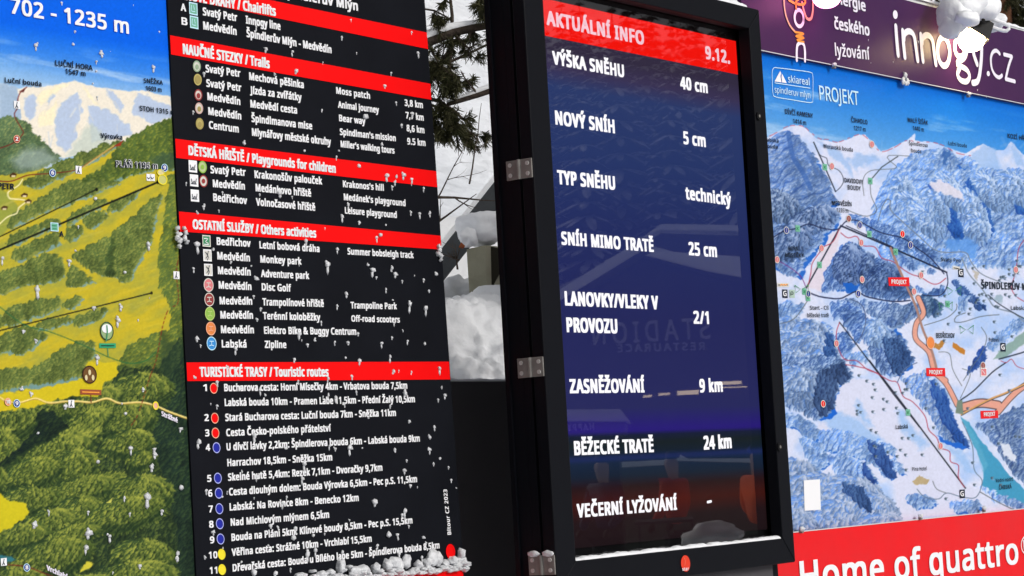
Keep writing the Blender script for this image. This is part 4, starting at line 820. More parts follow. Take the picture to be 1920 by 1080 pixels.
for z_, cc, fm, rm in ((z5, (248, 956), PINK, PALE), (z6t, (218, 75), DR, PALE), (z6t, (222, 168), LG, gr('pale lime', (.5, .62, .2))), (z6t, (228, 265), OR_, SALMON), (z6t, (233, 362), BL_, LBLUE)):
    c_ = z_(*cc); badge(c_, 9.2, 12.9, fm, rm, info, HT, .87)
    for st in ([(-3.5, -4), (3.5, -4)], [(0, -4), (0, 3)], [(-4, 4.5), (0, 3), (4, 4.5)]): stroke([(c_[0]+a, c_[1]+b) for a, b in st], 1.7, rm, info, HT, .0026, 'badge_mark')
for z_, cc, fm in ((z6t, (247, 655), REDP), (z6t, (254, 850), REDP), (z6t, (258, 947), REDP), (z6t, (265, 1043), ROUTEBLUE), (z7t, (239, 337), ROUTEBLUE), (z7t, (245, 435), ROUTEBLUE), (z7t, (249, 537), ROUTEBLUE), (z7t, (252, 635), ROUTEBLUE), (z7t, (257, 735), ROUTEBLUE), (z7t, (264, 835), YELLOWP), (z7t, (267, 935), YELLOWP)):
    badge(z_(*cc), 7.2, 10.2, fm, {REDP: SALMON, ROUTEBLUE: gr('pale violet', (.45, .48, .85)), YELLOWP: YELLOWP}[fm], info, HT, 0.84)

# ------------------------------------------------------------------ winter map board, purple and red banners
winter = empty('map_board', 'winter ski area map board with snowy mountains and a blue sky, titled PROJEKT', 'map board', 'information boards in the row')
cvw = paint_winter()
quw = [(1400, 87), (2060, 222), (2060, 938), (1400, 1006)]
zt, zb = (H(1429, 95, HB)+H(1920, 196.7, HB))/2, (H(1488, 997.4, HB)+H(1920, 953.3, HB))/2
printed_sheet('printed_map', cvw, [(1395, 500), (2050, 500), (1500, 80), (1500, 1010)], HB, (0.0029, 0.0016), winter)
v, f = boxv(U(1395, 500, HB), U(2050, 500, HB), zb-.03, zt+.03, HB+0.001, HB+0.02); mesh('backing_panel', v, f, EDGE, winter)
text('PROJEKT', z6(352, 560), z6(572, 592), 26, LBLUE, winter, HB, w=0.016, spacing=1.0)
text('skiareal', z6(174, 463), z6(294, 480), 13, LBLUE, winter, HB, w=0.02, spacing=1.02)
text('spindleruv mlyn', z6(98, 520), z6(298, 552), 11.5, LBLUE, winter, HB, w=0.012, spacing=1.02)
stroke(Zp(z6, [(98, 466), (297, 496)]), 1.5, LBLUE, winter, HB)
rr = [(100, 380), (200, 392), (296, 406), (312, 425), (313, 500), (312, 560), (300, 577), (200, 562), (104, 545), (88, 525), (84, 450), (84, 400), (92, 383), (100, 380)]
stroke(Zp(z6, rr), 1.5, LBLUE, winter, HB)
patch(Zp(z6, [(97, 458), (128, 400), (134, 410), (130, 430), (136, 463)]), WHITE, winter, HB, 0.0016, 'logo_peak'); patch(Zp(z6, [(140, 464), (136, 432), (139, 414), (166, 468)]), WHITE, winter, HB, 0.0016, 'logo_peak')
lab = [(z6, 'DÍVČÍ KAMENY', (157, 640), (313, 664), 26, .035), (z6, '1414 m', (203, 693), (275, 704), 25, .035), (z6, 'ČIHADLO', (530, 686), (620, 700), 25, .035), (z6, '1217 m', (545, 731), (610, 741), 24, .03), (z6, 'MALÝ ŠIŠÁK', (848, 686), (960, 703), 24, .035), (z6, '1440 m', (877, 732), (937, 742), 24, .03),
       (z6, 'Špindlerova', (855, 815), (958, 828), 20, .03), (z6, 'bouda', (867, 855), (922, 862), 20, .03), (z6, 'Luční bouda', (1076, 815), (1178, 830), 20, .03), (z6, 'KOZÍ HŘBETY', (1410, 775), (1560, 800), 24, .035), (z6, 'Moravská bouda', (375, 832), (537, 853), 22, .03), (z6, 'Labská', (42, 795), (120, 802), 20, .03), (z6, 'bouda', (42, 830), (115, 836), 20, .03),
       (z6, 'DAVIDOVY', (492, 1025), (595, 1036), 24, .04), (z6, 'BOUDY', (510, 1065), (582, 1072), 24, .04), (z7, 'MEDVĚDÍN', (362, 134), (470, 140), 24, .045), (z7, '1235 m', (388, 172), (452, 176), 22, .03), (z7, 'HORNÍ', (115, 388), (178, 390), 22, .035), (z7, 'MÍSEČKY', (100, 425), (202, 428), 22, .04),
       (z7, 'ŠPINDLERŮV MLÝN', (1203, 602), (1520, 614), 38, .05), (z7, 'BEDŘICHOV', (948, 880), (1050, 880), 26, .045), (z7, 'Start - Cíl', (238, 722), (340, 722), 22, .03), (z7, 'běžecké tratě', (222, 764), (342, 764), 22, .03), (z7, 'Labská', (1368, 722), (1450, 724), 22, .03), (z7, 'Svatý Petr', (975, 448), (1090, 456), 20, .03), (z7, 'Poštovní', (1245, 900), (1300, 902), 20, .03),
       (z8, 'Labská', (594, 336), (654, 332), 20, .035), (z8, 'Pina Hotel', (678, 548), (750, 544), 18, .03), (z8, 'Vodní nádrž', (1100, 606), (1188, 598), 18, .03), (z8, 'LABSKÁ', (1118, 642), (1180, 636), 20, .04)]
for z_, s_, a, b, cap, w in lab: text(s_, z_(*a), z_(*b), cap/(2.7 if z_ is z8 else 3), INK, winter, HB, w=w, spacing=1.1, seg=2)
for z_, q in ((z7, [(676, 540), (794, 540), (796, 590), (680, 588)]), (z7, [(890, 1050), (996, 1050), (998, 1096), (892, 1096)]), (z8, [(1022, 244), (1110, 242), (1112, 280), (1024, 284)])):
    patch(Zp(z_, q), REDB, winter, HB, 0.0013, 'red_tag'); s_ = 3 if z_ is z7 else 2.7
    text('PROJEKT', z_(q[3][0]+16, q[3][1]-12), z_(q[2][0]-16, q[2][1]-12), (q[3][1]-q[0][1])*0.48/s_, WHITE, winter, HB, w=0.05, off=0.002)
for z_, c_, g_ in ((z7, (95, 632), 'G'), (z7, (1085, 515), 'G'), (z7, (1322, 933), 'G'), (z8, (929, 664), 'G')):
    tile(z_, c_, 4.9, 8, mat('dark navy print', (.008, .015, .035), .5, .2), winter, HB); x, y = z_(*c_); text(g_, (x-2.8, y+4.2), (x+3, y+4.0), 9, WHITE, winter, HB, w=.06)
tile(z7, (135, 632), 5, 7.5, gr('sage tile', (.42, .56, .48)), winter, HB, [[(-.4, .5), (-.4, -.4), (.4, -.4), (.4, .1), (-.3, .1)]], INK)
for z_, c_, m_ in ((z7, (455, 210), DR), (z7, (757, 296), REDP), (z7, (52, 440), PINK), (z7, (302, 376), PINK), (z7, (525, 345), PINK), (z7, (862, 528), PINK), (z7, (822, 620), PINK), (z7, (386, 912), PINK), (z7, (1395, 497), PINK), (z7, (530, 552), PINK), (z7, (104, 275), NAVY), (z7, (517, 246), NAVY), (z7, (802, 358), NAVY), (z7, (509, 632), NAVY), (z7, (228, 632), NAVY),
                   (z6, (645, 812), PINK), (z6, (420, 935), PINK), (z8, (820, 422), PINK), (z8, (226, 208), REDP), (z8, (1035, 14), DR)):
    badge(z_(*c_), 4.6, 7, m_, PALE, winter, HB, .8); x, y = z_(*c_); stroke([(x, y-3), (x, y+3)], 1.3, PALE, winter, HB, .0026, 'badge_mark')
badge(z7(915, 908), 7.6, 12, OR_, SALMON, winter, HB, .85)
for z_, c_ in ((z6, (380, 940)), (z6, (635, 1018)), (z7, (290, 470)), (z7, (167, 265)), (z7, (570, 296)), (z7, (718, 396)), (z7, (1010, 690)), (z8, (655, 252)), (z7, (205, 620)), (z7, (225, 655))): tile(z_, c_, 4.2, 6, MINT, winter, HB, [[(-.4, -.3), (.4, .4)], [(.4, -.4), (-.4, .4)]], GREENP)
for z_, c_ in ((z7, (1000, 696)), (z7, (1118, 828)), (z7, (190, 600)), (z7, (1048, 610))):
    x, y = z_(*c_)
    for st in ([(-13, -5), (-2, 2), (-11, 9), (-13, -5)], [(13, -6), (2, 2), (12, 10), (13, -6)]): stroke([(x+a, y+b) for a, b in st], 1.6, GREENP, winter, HB, .0022, smooth=False)
tile(z8, (168, 670), 15.2, 28.5, WHITE, winter, HB)       # plain white sticker
tile(z8, (1038, 48), 6, 8, PINK, winter, HB, [[(-.4, -.4), (.4, .4)]], WHITE, WHITE)
for z_, q in ((z7, [(52, 572), (118, 572), (118, 594), (52, 594)]), (z7, [(1040, 476), (1078, 480), (1078, 498), (1040, 494)])): patch(Zp(z_, q), PALE, winter, HB, .0013, 'name_strip'); stroke(Zp(z_, [(q[0][0]+6, q[0][1]+11), (q[1][0]-6, q[1][1]+11)]), 1.6, INK, winter, HB, .002, 'name_line')
for a in (70, 84, 98): stroke(Zp(z7, [(a, 584), (a+9, 580)]), 2.5, ORANGE, winter, HB, .0022, 'name_line')

purple = empty('banner', 'purple banner with innogy.cz lettering above the winter map', 'banner', 'information boards in the row')
slab('panel', [(1390, -83.5), (2080, 97), (2080, 228), (1390, 88)], HB-0.012, 0.012, PURPLE, purple)
HP = HB-0.012
stroke([(1392, -82), (2078, 98)], 3.4, EDGE, purple, HP, 0.0012, 'pale_hem', smooth=False)
stroke([(1392, 87), (2078, 227)], 1.3, EDGE, purple, HP, 0.0012, 'pale_hem', smooth=False)
for s_, a, b, cap, w in (('energie', (420, 10), (608, 62), 60, .06), ('českého', (436, 160), (630, 200), 62, .055), ('lyžování', (440, 312), (632, 335), 66, .035)): text(s_, z6(*a), z6(*b), cap/3, LILAC, purple, HP, 'noto', w=w, spacing=1.05)
# innogy.cz, drawn with round pen strokes as on the banner
def pen(pts, w, m=LILAC, z=z6, k=None): stroke(Zp(z, pts), w, m, purple, HP, 0.002+0.00015*(k or 0), 'logo_stroke')
wpx = 11.5
patch(oval(z6(776, 82), 4.4, 8.2), LILAC, purple, HP, 0.002, 'logo_dot')
pen([(779, 148), (784, 220), (792, 308)], wpx, k=1)
def en(x, y):   # the letter n: stem and arch
    pen([(x+2, y+4), (x+6, y+70), (x+14, y+150)], wpx, k=1)
    pen([(x+8, y+50), (x+12, y+22), (x+30, y+6), (x+52, y+12), (x+68, y+40), (x+76, y+95), (x+86, y+168)], wpx, k=2)
en(816, 170); en(918, 192)
oo = [(1048+34*math.cos(t), 290+80*math.sin(t)+9*math.cos(t)) for t in np.linspace(-1.6, 4.75, 24)]; pen(oo, wpx, k=1)
gg = [(1138+28*math.cos(t), 270+50*math.sin(t)+7*math.cos(t)) for t in np.linspace(-1.5, 4.8, 22)]; pen(gg, wpx, k=1)
pen([(1172, 230), (1178, 290), (1160, 330), (1130, 345), (1124, 362), (1150, 375), (1180, 395), (1194, 430), (1178, 458), (1146, 452), (1126, 420), (1138, 385)], wpx*.9, k=2)
pen([(1206, 244), (1216, 300), (1236, 360)], wpx, k=3); pen([(1262, 250), (1260, 330), (1250, 420), (1236, 460), (1212, 466)], wpx, k=4)
patch(oval(z6(1299, 414), 2.9, 5), LILAC, purple, HP, 0.002, 'logo_dot')
pen([(1363, 302), (1346, 285), (1326, 292), (1314, 325), (1318, 380), (1336, 420), (1360, 436), (1376, 424)], 7.4, k=1)
pen([(1388, 306), (1432, 318)], 7.4, k=1); pen([(1432, 318), (1414, 370), (1397, 444)], 7.4, k=2); pen([(1397, 444), (1448, 458)], 7.4, k=3)
# the upright emblem at the banner's left end
pen([(235+25*math.cos(t), 102+46*math.sin(t)+5*math.cos(t)) for t in np.linspace(0, 6.4, 26)], 7, k=1)
pen([(222, 338), (222, 280), (228, 250), (246, 240), (262, 252), (268, 290), (268, 342)], 7, k=1)
pen([(212, 180), (262, 190), (216, 204), (264, 212), (222, 226), (262, 236)], 3.8, ORANGE, k=3)
pen([(150, -20), (152, 30), (162, 90), (185, 145), (212, 178)], 4.4, SALMON, k=1); pen([(178, 0), (215, 20), (262, 24), (270, 0), (240, -10), (218, 10), (220, 50)], 4.6, ORANGE, k=4)
pen([(252, 15), (262, 60), (280, 105), (302, 104), (312, 60), (312, 0), (300, -40)], 5.6, SALMON, k=2)

redb = empty('banner', 'red banner reading Home of quattro under the winter map', 'banner', 'information boards in the row')
slab('panel', [(1390, 1007.4), (2080, 937), (2110, 1330), (1390, 1330)], HB-0.012, 0.012, REDB, redb)
stroke([(1394, 1007.5), (2076, 937.8)], 1.5, EDGE, redb, HP, 0.0012, 'pale_hem', smooth=False)
text('Home of quattro', z8(118, 1160), z8(1213, 1014), 56, WHITE, redb, HP, 'sans', w=0.052, spacing=1.06, seg=5)
stroke([(1925+10*math.cos(t), 1022+17*math.sin(t)) for t in np.linspace(0, 6.3, 24)], 2.6, WHITE, redb, HP, .0022, 'registered_mark'); text('R', (1920, 1030), (1930, 1029), 17, WHITE, redb, HP, w=.05)

# bolts with snow caught on them where the sheets meet
for i, (x, y) in enumerate(((1561, 126), (1813, 180), (1723, 972), (1842, 957), (1500, 996))):
    b_ = empty('bolt', ['snow dusted bolt on the seam right of the skiareal logo', 'snow dusted bolt on the seam under the letters gy', 'snow dusted bolt on the seam left above the word quattro', 'small bolt on the seam between the lake and the red banner', 'small bolt at the left end of the red banner seam'][i], 'bolt', 'bolts on the banner seams')
    c_ = on(x, y, HP); v, f = tube([c_, c_+N*0.008], 0.005, 8); mesh('bolt_head', v, f, STEEL, b_)
    v, f = blob(c_+N*0.006+Z*0.006, (0.009, 0.006, 0.006), 2, .3, 2, i, BAX); mesh('snow_cap', v, f, ICE, b_, True)
for i, (X_, Y_) in enumerate(((825, 428), (813, 460), (836, 462))):
    pass
parts = []
for X_, Y_, r_ in ((825, 425, .008), (815, 458, .010), (838, 460, .009), (827, 470, .006)):
    c_ = on(*z6(X_, Y_), HP); parts.append(blob(c_+N*.003, (r_, .005, r_*1.1), 2, .35, 2.2, r_*999, BAX))
v, f = join(parts); o = mesh('snow_clump', v, f, ICE, None, True); o['label'] = 'little snow clump sticking to the seam under the letters inn'; o['category'] = 'snow'

# ------------------------------------------------------------------ snow spattered on the boards
def spatter(pts, h, name, label, parent=None):
    parts = []
    for i, (x, y, s_) in enumerate(pts):
        c_ = on(x, y, h); k = s_*0.00118*random.choice((.6, .8, 1, 1, 1.25, 1.5))
        parts.append(blob(c_+N*k*.5, (k*random.uniform(.8, 1.2)*1.35, k*.8, k*1.1), 1, .35, 1.7, i, BAX))
        if random.random() < .8:
            L = random.uniform(.9, 2.1)*k; parts.append(blob(c_-Z*L+D*random.uniform(-.4, .4)*k+N*k*.3, (k*.7, k*.5, L*.9), 1, .3, 1.7, i+500, BAX))
        if random.random() < .35: parts.append(blob(c_+Z*k*random.uniform(.6, 1.2)+D*random.uniform(-1, 1)*k+N*k*.3, (k*.7, k*.5, k*.7), 1, .3, 1.7, i+900, BAX))
    v, f = join(parts); o = mesh(name, v, f, ICE, parent, True); o['kind'] = 'stuff'; o['label'] = label; o['category'] = 'snow'; return o
known = [(z4, p) for p in ((1210, 130), (1607, 210), (1150, 245), (1248, 345), (1648, 345), (1027, 408), (1472, 475), (850, 465), (712, 485), (1430, 560), (1505, 670), (1020, 720), (1540, 818), (180, 730), (1130, 985), (905, 985), (512, 935), (1300, 760), (590, 175), (652, 320), (250, 480), (330, 755), (1610, 740), (1360, 895), (1410, 945), (826, 337))]
known += [(z5, p) for p in ((1225, 180), (1408, 238), (1470, 250), (1518, 238), (1570, 265), (1570, 290), (1460, 285), (1445, 315), (1650, 325), (100, 290), (210, 445), (312, 470), (172, 485), (1115, 510), (1230, 548), (1566, 482), (1622, 490), (1688, 490), (1005, 585), (1340, 645), (1365, 630), (1085, 722), (1018, 822), (1287, 825), (1315, 858), (1340, 905), (1440, 845), (1510, 930), (1650, 922), (1730, 885), (1685, 995), (1403, 982), (523, 832), (555, 915), (168, 692), (390, 805), (580, 365), (705, 350), (790, 380), (1395, 400), (1155, 432), (880, 670), (1080, 120), (275, 725), (335, 350))]
known += [(z6t, p) for p in ((1522, 105), (1622, 130), (1650, 20), (945, 225), (1480, 278), (1510, 345), (1620, 365), (820, 340), (902, 340), (1035, 352), (1120, 358), (1340, 360), (133, 330), (1105, 455), (1195, 475), (1395, 450), (1415, 545), (1452, 540), (1715, 525), (1145, 580), (118, 585), (265, 615), (580, 700), (1175, 680), (1098, 760), (1732, 650), (1710, 730), (1752, 700), (225, 755), (265, 770), (795, 610), (1255, 850), (1518, 870), (1685, 910), (1655, 975), (1425, 1050), (508, 960), (140, 1010), (545, 665), (1490, 690), (800, 300), (1185, 300), (1420, 225))]
known += [(z7t, p) for p in ((475, 65), (1003, 145), (1098, 140), (1180, 140), (1395, 150), (1622, 70), (1620, 150), (1690, 210), (1472, 220), (1455, 285), (1648, 245), (1745, 265), (1762, 348), (787, 340), (1495, 385), (1543, 395), (1798, 402), (158, 420), (475, 465), (660, 500), (687, 460), (1258, 492), (1458, 550), (580, 650), (630, 660), (730, 725), (742, 665), (935, 700), (205, 690), (1350, 705), (1580, 725), (1487, 650), (1098, 610), (270, 795), (390, 885), (408, 910), (818, 835), (152, 855), (1230, 835), (1420, 830), (1600, 760), (712, 930), (1470, 870), (1570, 855), (610, 960), (470, 960), (800, 240), (108, 100), (1050, 820))]
sp = [(*z_(*p), random.uniform(1.7, 3.3)) for z_, p in known]
for _ in range(45):
    y = random.uniform(420, 1060); sp.append((EL(y)+random.uniform(15, 480), y, random.uniform(1.2, 2.2)))
spatter(sp, HT, 'snow_spatter', 'wet snow flakes stuck all over the black text board')
sp = [(*z1(*p), random.uniform(1.0, 2.2)) for p in ((750, 28), (895, 178), (345, 15), (420, 178), (568, 300), (620, 290), (540, 345), (860, 380), (520, 470), (545, 545), (410, 250), (540, 400), (200, 255))]
sp += [(*z2(*p), random.uniform(1.8, 3)) for p in ((400, 370), (365, 425), (10, 410), (195, 575), (497, 672), (640, 670), (625, 740), (735, 740), (795, 622), (515, 940), (190, 850), (785, 335), (660, 485), (415, 240), (505, 90), (122, 800))]
sp += [(*z3(*p), random.uniform(1.8, 3.8)) for p in ((112, 85), (345, 175), (760, 85), (665, 215), (200, 318), (692, 400), (520, 470), (818, 405), (803, 500), (822, 430), (660, 665), (782, 658), (860, 735), (468, 738), (690, 748), (178, 805), (467, 850), (580, 868), (455, 928), (942, 960), (742, 1025), (600, 1060), (958, 295), (960, 608), (258, 738), (165, 110), (648, 160), (940, 985))]
spatter(sp, HB, 'snow_spatter', 'wet snow flakes stuck on the summer map')
sp = [(random.uniform(1440, 1915), 0, 0) for _ in range(26)]
sp = [(x, 110+0.2*(x-1430)+random.choice([-1, 1])*random.uniform(10, 110), random.uniform(.8, 1.6)) for x, _, _ in sp]
spatter([p for p in sp if p[1] < 95+0.207*(p[0]-1429)], HP, 'snow_spatter', 'tiny snow flakes stuck on the purple banner')
# larger lumps
for i, (pts, lb) in enumerate((([(330, 428, 4), (331, 440, 5), (334, 452, 5), (333, 462, 3.6), (329, 446, 4)], 'ragged snow lump on the left edge of the black board beside the others activities band'), ([(342, 428, 3), (345, 437, 4), (343, 447, 4.6), (347, 454, 3)], 'small snow lump right on the red band end at the left board edge'),
                           ([(820, 462, 4), (821, 470, 5), (824, 480, 4.6), (823, 488, 3), (819, 476, 4)], 'snow lump on the right edge of the black board below the others activities band'))):
    parts = [blob(on(x, y, HT)+N*.004, (s_*.0010, .005, s_*.0011), 2, .45, 2, i*9+j, BAX) for j, (x, y, s_) in enumerate(pts)]
    v, f = join(parts); o = mesh('snow_clump', v, f, ICE, None, True); o['label'] = lb; o['category'] = 'snow'
# crust of snow along the lower ledge of the black board
parts = []
for i in range(150):
    t = i/149; x = 430+t*437+random.uniform(-3, 3); yb = 1103-t*37; big = 1+1.3*max(0, noise.noise(Vector((t*13, 1, 2))))*2
    k = random.uniform(2.2, 5.0)*(0.7+.3*t); y = yb+1-random.random()**2*10*big
    parts.append(blob(on(x, y, HT)+N*random.uniform(.002, .012), (k*.0021, .009, k*.0011), 3, .22, 1.7, i, BAX, fine=.12))
for x, y, w, hh in ((733, 1056, 7, 12), (741, 1062, 7, 16), (757, 1054, 6, 14), (722, 1060, 5, 12), (808, 1046, 9, 17), (816, 1050, 8, 14), (798, 1056, 6, 10), (780, 1060, 5, 9), (635, 1064, 5, 15), (664, 1072, 13, 9), (676, 1070, 10, 10), (700, 1066, 5, 9), (861, 1040, 4, 12), (864, 1052, 4.5, 10), (830, 1058, 5, 8), (845, 1052, 6, 9), (852, 1060, 6, 8), (600, 1078, 8, 6), (615, 1074, 6, 6), (560, 1080, 8, 5), (868, 1066, 4, 8)):
    parts.append(blob(on(x, y-1, HT)+N*.005, (w*.0017, .010, hh*.00095), 3, .20, 1.5, x, BAX, fine=.15))
v, f = join(parts); o = mesh('snow_crust', v, f, ICE, None, True); o['label'] = 'knobbly crust of wet snow along the lower red edge of the black text board'; o['category'] = 'snow'

# posts that carry the boards, behind them
for i, (x, lb) in enumerate(((150, 'dark square post behind the summer map board'), (700, 'dark square post behind the black text board'), (1700, 'dark square post behind the winter map'), (1990, 'dark square post behind the right end of the banners'))):
    u = U(x, 500, HB); v, f = boxv(u-.04, u+.04, -0.1, H(x, 60 if x > 1000 else 20, HB), HB+.034, HB+.114); o = mesh('post', v, f, FRAME); o['label'] = lb; o['category'] = 'post'; o['group'] = 'posts behind the boards'

# ================================================================== information kiosk with the lit screen
kiosk = empty('information_kiosk', 'tall black information kiosk with a lit blue screen of snow conditions', 'kiosk')
uL = (U(1001, 316, HK)+U(1021, 690, HK))/2; uR = (U(1425, 18.5, HK)+U(1490, 1053, HK))/2
zT = H(1425, 18.5, HK); zB = H(1490, 1054, HK)
oL = (U(1020, 20, HK)+U(1072, 1000, HK))/2; oR = (U(1407, 60, HK)+U(1466, 1008, HK))/2; oT = H(1404, 53, HK); oB = H(1463, 1010, HK); oL += .0045
def side_h(x, y):
    r = ray(x, y); t = uL/(D@r); return float(-(r@N)*t)
hd = side_h(973.5, 316)-0.003; hb = (side_h(929, 316)+side_h(945, 690))/2
print('kiosk', uL, uR, zB, zT, 'door depth', hd-HK, 'total', hb-HK)
def side_pt(h, z, off=0.0): return P(uL-off, z, h)
# door frame: four bars around the opening, mitred at the corners
def bar(name, q, h0, h1):
    f0 = [P(u, z, h0) for u, z in q]; f1 = [P(u, z, h1) for u, z in q]
    o = mesh(name, f0+f1, [(3, 2, 1, 0), (4, 5, 6, 7)]+[(i, (i+1) % 4, 4+(i+1) % 4, 4+i) for i in range(4)], FRAME, kiosk); bevel_obj(o, 0.0022); return o
bar('door_frame', [(uL, zB), (uL, zT), (oL, oT), (oL, oB)], HK, hd-.002)
bar('door_frame', [(uR, zT), (uR, zB), (oR, oB), (oR, oT)], HK, hd-.002)
bar('door_frame', [(uL, zT), (uR, zT), (oR, oT), (oL, oT)], HK+.0004, hd-.002)
bar('door_frame', [(uR, zB), (uL, zB), (oL, oB), (oR, oB)], HK+.0004, hd-.002)
HC = HS+.022
parts = [boxv(uL+.002, uR-.002, zB+.004, zT-.004, HC, hb), boxv(uL+.002, uL+.02, zB+.004, zT-.004, hd+.004, HC-.0004), boxv(uR-.02, uR-.002, zB+.004, zT-.004, hd+.004, HC-.0004), boxv(uL+.021, uR-.021, zT-.022, zT-.004, hd+.004, HC-.0004), boxv(uL+.021, uR-.021, zB+.004, zB+.022, hd+.004, HC-.0004)]
v, f = join(parts); o = mesh('cabinet', v, f, FRAME, kiosk)
v, f = boxv(uL+.021, uR-.021, zB+.023, zT-.023, HS+.012, HC-.001); mesh('display_housing', v, f, INNER, kiosk)
# rain hood strip along the cabinet's rear edge
v, f = boxv(uL-.004, uL+.001, zB+.01, zT-.01, hb-.012, hb-.001); mesh('rear_flange', v, f, FRAME, kiosk)
# the lit display
HL = HS+0.008
litL = (U(1022, 20, HL)+U(1073, 1028, HL))/2; litR = (U(1380, 77, HL)+U(1438, 993, HL))/2; litT = (H(1380, 77, HL)+H(1030, 0, HL))/2; litB = (H(1438, 993, HL)+H(1074, 1028, HL))/2
dm_ = bpy.data.materials.new('display picture and reflections'); dm_.use_nodes = True; t = dm_.node_tree; b = t.nodes['Principled BSDF']
b.inputs['Base Color'].default_value = (.004, .004, .006, 1); b.inputs['Roughness'].default_value = .4; b.inputs['Specular IOR Level'].default_value = 0
g = t.nodes.new('ShaderNodeNewGeometry'); sp_ = t.nodes.new('ShaderNodeSeparateXYZ'); mr = t.nodes.new('ShaderNodeMapRange'); mr.inputs[1].default_value = litB; mr.inputs[2].default_value = litT
rp = t.nodes.new('ShaderNodeValToRGB'); t.links.new(g.outputs['Position'], sp_.inputs[0]); t.links.new(sp_.outputs[2], mr.inputs[0]); t.links.new(mr.outputs[0], rp.inputs[0])
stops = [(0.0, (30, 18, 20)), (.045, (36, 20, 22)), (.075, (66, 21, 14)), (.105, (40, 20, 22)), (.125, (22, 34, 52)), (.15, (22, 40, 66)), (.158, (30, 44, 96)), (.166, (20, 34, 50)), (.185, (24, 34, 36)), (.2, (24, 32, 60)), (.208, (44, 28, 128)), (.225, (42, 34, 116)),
         (.25, (42, 44, 98)), (.42, (38, 42, 96)), (.58, (38, 48, 102)), (.72, (42, 58, 110)), (.84, (46, 62, 112)), (.875, (62, 54, 88)), (.91, (54, 46, 68))]  # greyed top stops have the glass reflection painted into the emission
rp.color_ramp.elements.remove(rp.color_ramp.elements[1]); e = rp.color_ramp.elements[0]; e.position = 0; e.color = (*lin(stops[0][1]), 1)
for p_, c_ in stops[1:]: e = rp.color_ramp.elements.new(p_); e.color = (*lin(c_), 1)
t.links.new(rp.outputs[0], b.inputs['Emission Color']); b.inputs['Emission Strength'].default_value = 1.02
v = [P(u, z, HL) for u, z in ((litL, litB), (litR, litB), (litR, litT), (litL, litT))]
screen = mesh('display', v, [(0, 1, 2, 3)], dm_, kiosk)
HDR = mat('display red', (.02, 0, 0), .5, 0, emis=(1.0, .008, .004), estr=1.05); TXT = mat('display white', (.02, .02, .02), .5, 0, emis=(1, .97, 1), estr=1.25); TXP = mat('display pink white', (.02, .02, .02), .5, 0, emis=(1, .62, .70), estr=1.1)
zh = (H(1021.7, 66.7, HL)+H(1382, 140, HL))/2
mesh('header_bar', [P(u, z, HL-.0006) for u, z in ((litL, zh), (litR, zh), (litR, litT), (litL, litT))], [(0, 1, 2, 3)], HDR, screen)
k3, k4, k5 = zoomf(1000, 0, 3), zoomf(1020, 340, 3), zoomf(1040, 680, 2.7)
for z_, s_, a, b_, cap, m_ in ((k3, 'AKTUÁLNÍ INFO', (78, 137), (620, 250), 74, TXP), (k3, '9.12.', (972, 328), (1103, 356), 66, TXP), (k3, 'VÝŠKA SNĚHU', (112, 358), (508, 433), 68, TXT), (k3, '40 cm', (830, 497), (978, 522), 64, TXT),
    (k3, 'NOVÝ SNÍH', (128, 697), (455, 747), 72, TXT), (k3, '5 cm', (848, 807), (967, 825), 66, TXT), (k3, 'TYP SNĚHU', (140, 1032), (457, 1065), 72, TXT), (k4, 'technický', (800, 98), (1050, 134), 66, TXT),
    (k4, 'SNÍH MIMO TRATĚ', (102, 353), (614, 395), 68, TXT), (k4, '25 cm', (818, 412), (970, 424), 68, TXT), (k4, 'LANOVKY/VLEKY V', (122, 695), (640, 718), 74, TXT), (k4, 'PROVOZU', (132, 845), (410, 852), 76, TXT), (k4, '2/1', (845, 798), (925, 800), 66, TXT),
    (k5, 'ZASNĚŽOVÁNÍ', (80, 152), (452, 148), 66, TXT), (k5, '9 km', (737, 148), (848, 145), 62, TXT), (k5, 'BĚŽECKÉ TRATĚ', (103, 466), (498, 450), 66, TXT), (k5, '24 km', (758, 438), (893, 430), 64, TXT), (k5, 'VEČERNÍ LYŽOVÁNÍ', (117, 782), (617, 742), 64, TXT)):
    text(s_, z_(*a), z_(*b_), cap/(2.7 if z_ is k5 else 3), m_, screen, HL, 'noto', w=0.078, wy=.05, spacing=1.12, seg=4, off=.0012)
stroke(Zp(k5, [(774, 706), (792, 702)]), 5, TXT, screen, HL, .0012, 'lettering')
# the glass pane
gm = bpy.data.materials.new('glass pane'); gm.use_nodes = True; t = gm.node_tree; t.nodes.clear()
fr = t.nodes.new('ShaderNodeFresnel'); fr.inputs[0].default_value = 2.0; gl = t.nodes.new('ShaderNodeBsdfGlossy'); gl.inputs['Roughness'].default_value = .012; tr = t.nodes.new('ShaderNodeBsdfTransparent'); tr.inputs[0].default_value = (.96, .97, .98, 1)
mx = t.nodes.new('ShaderNodeMixShader'); ou = t.nodes.new('ShaderNodeOutputMaterial'); t.links.new(fr.outputs[0], mx.inputs[0]); t.links.new(tr.outputs[0], mx.inputs[1]); t.links.new(gl.outputs[0], mx.inputs[2]); t.links.new(mx.outputs[0], ou.inputs[0])
mesh('glass_pane', [P(u, z, HS) for u, z in ((oL-.002, oB-.002), (oR+.002, oB-.002), (oR+.002, oT+.002), (oL-.002, oT+.002))], [(0, 1, 2, 3)], gm, kiosk)
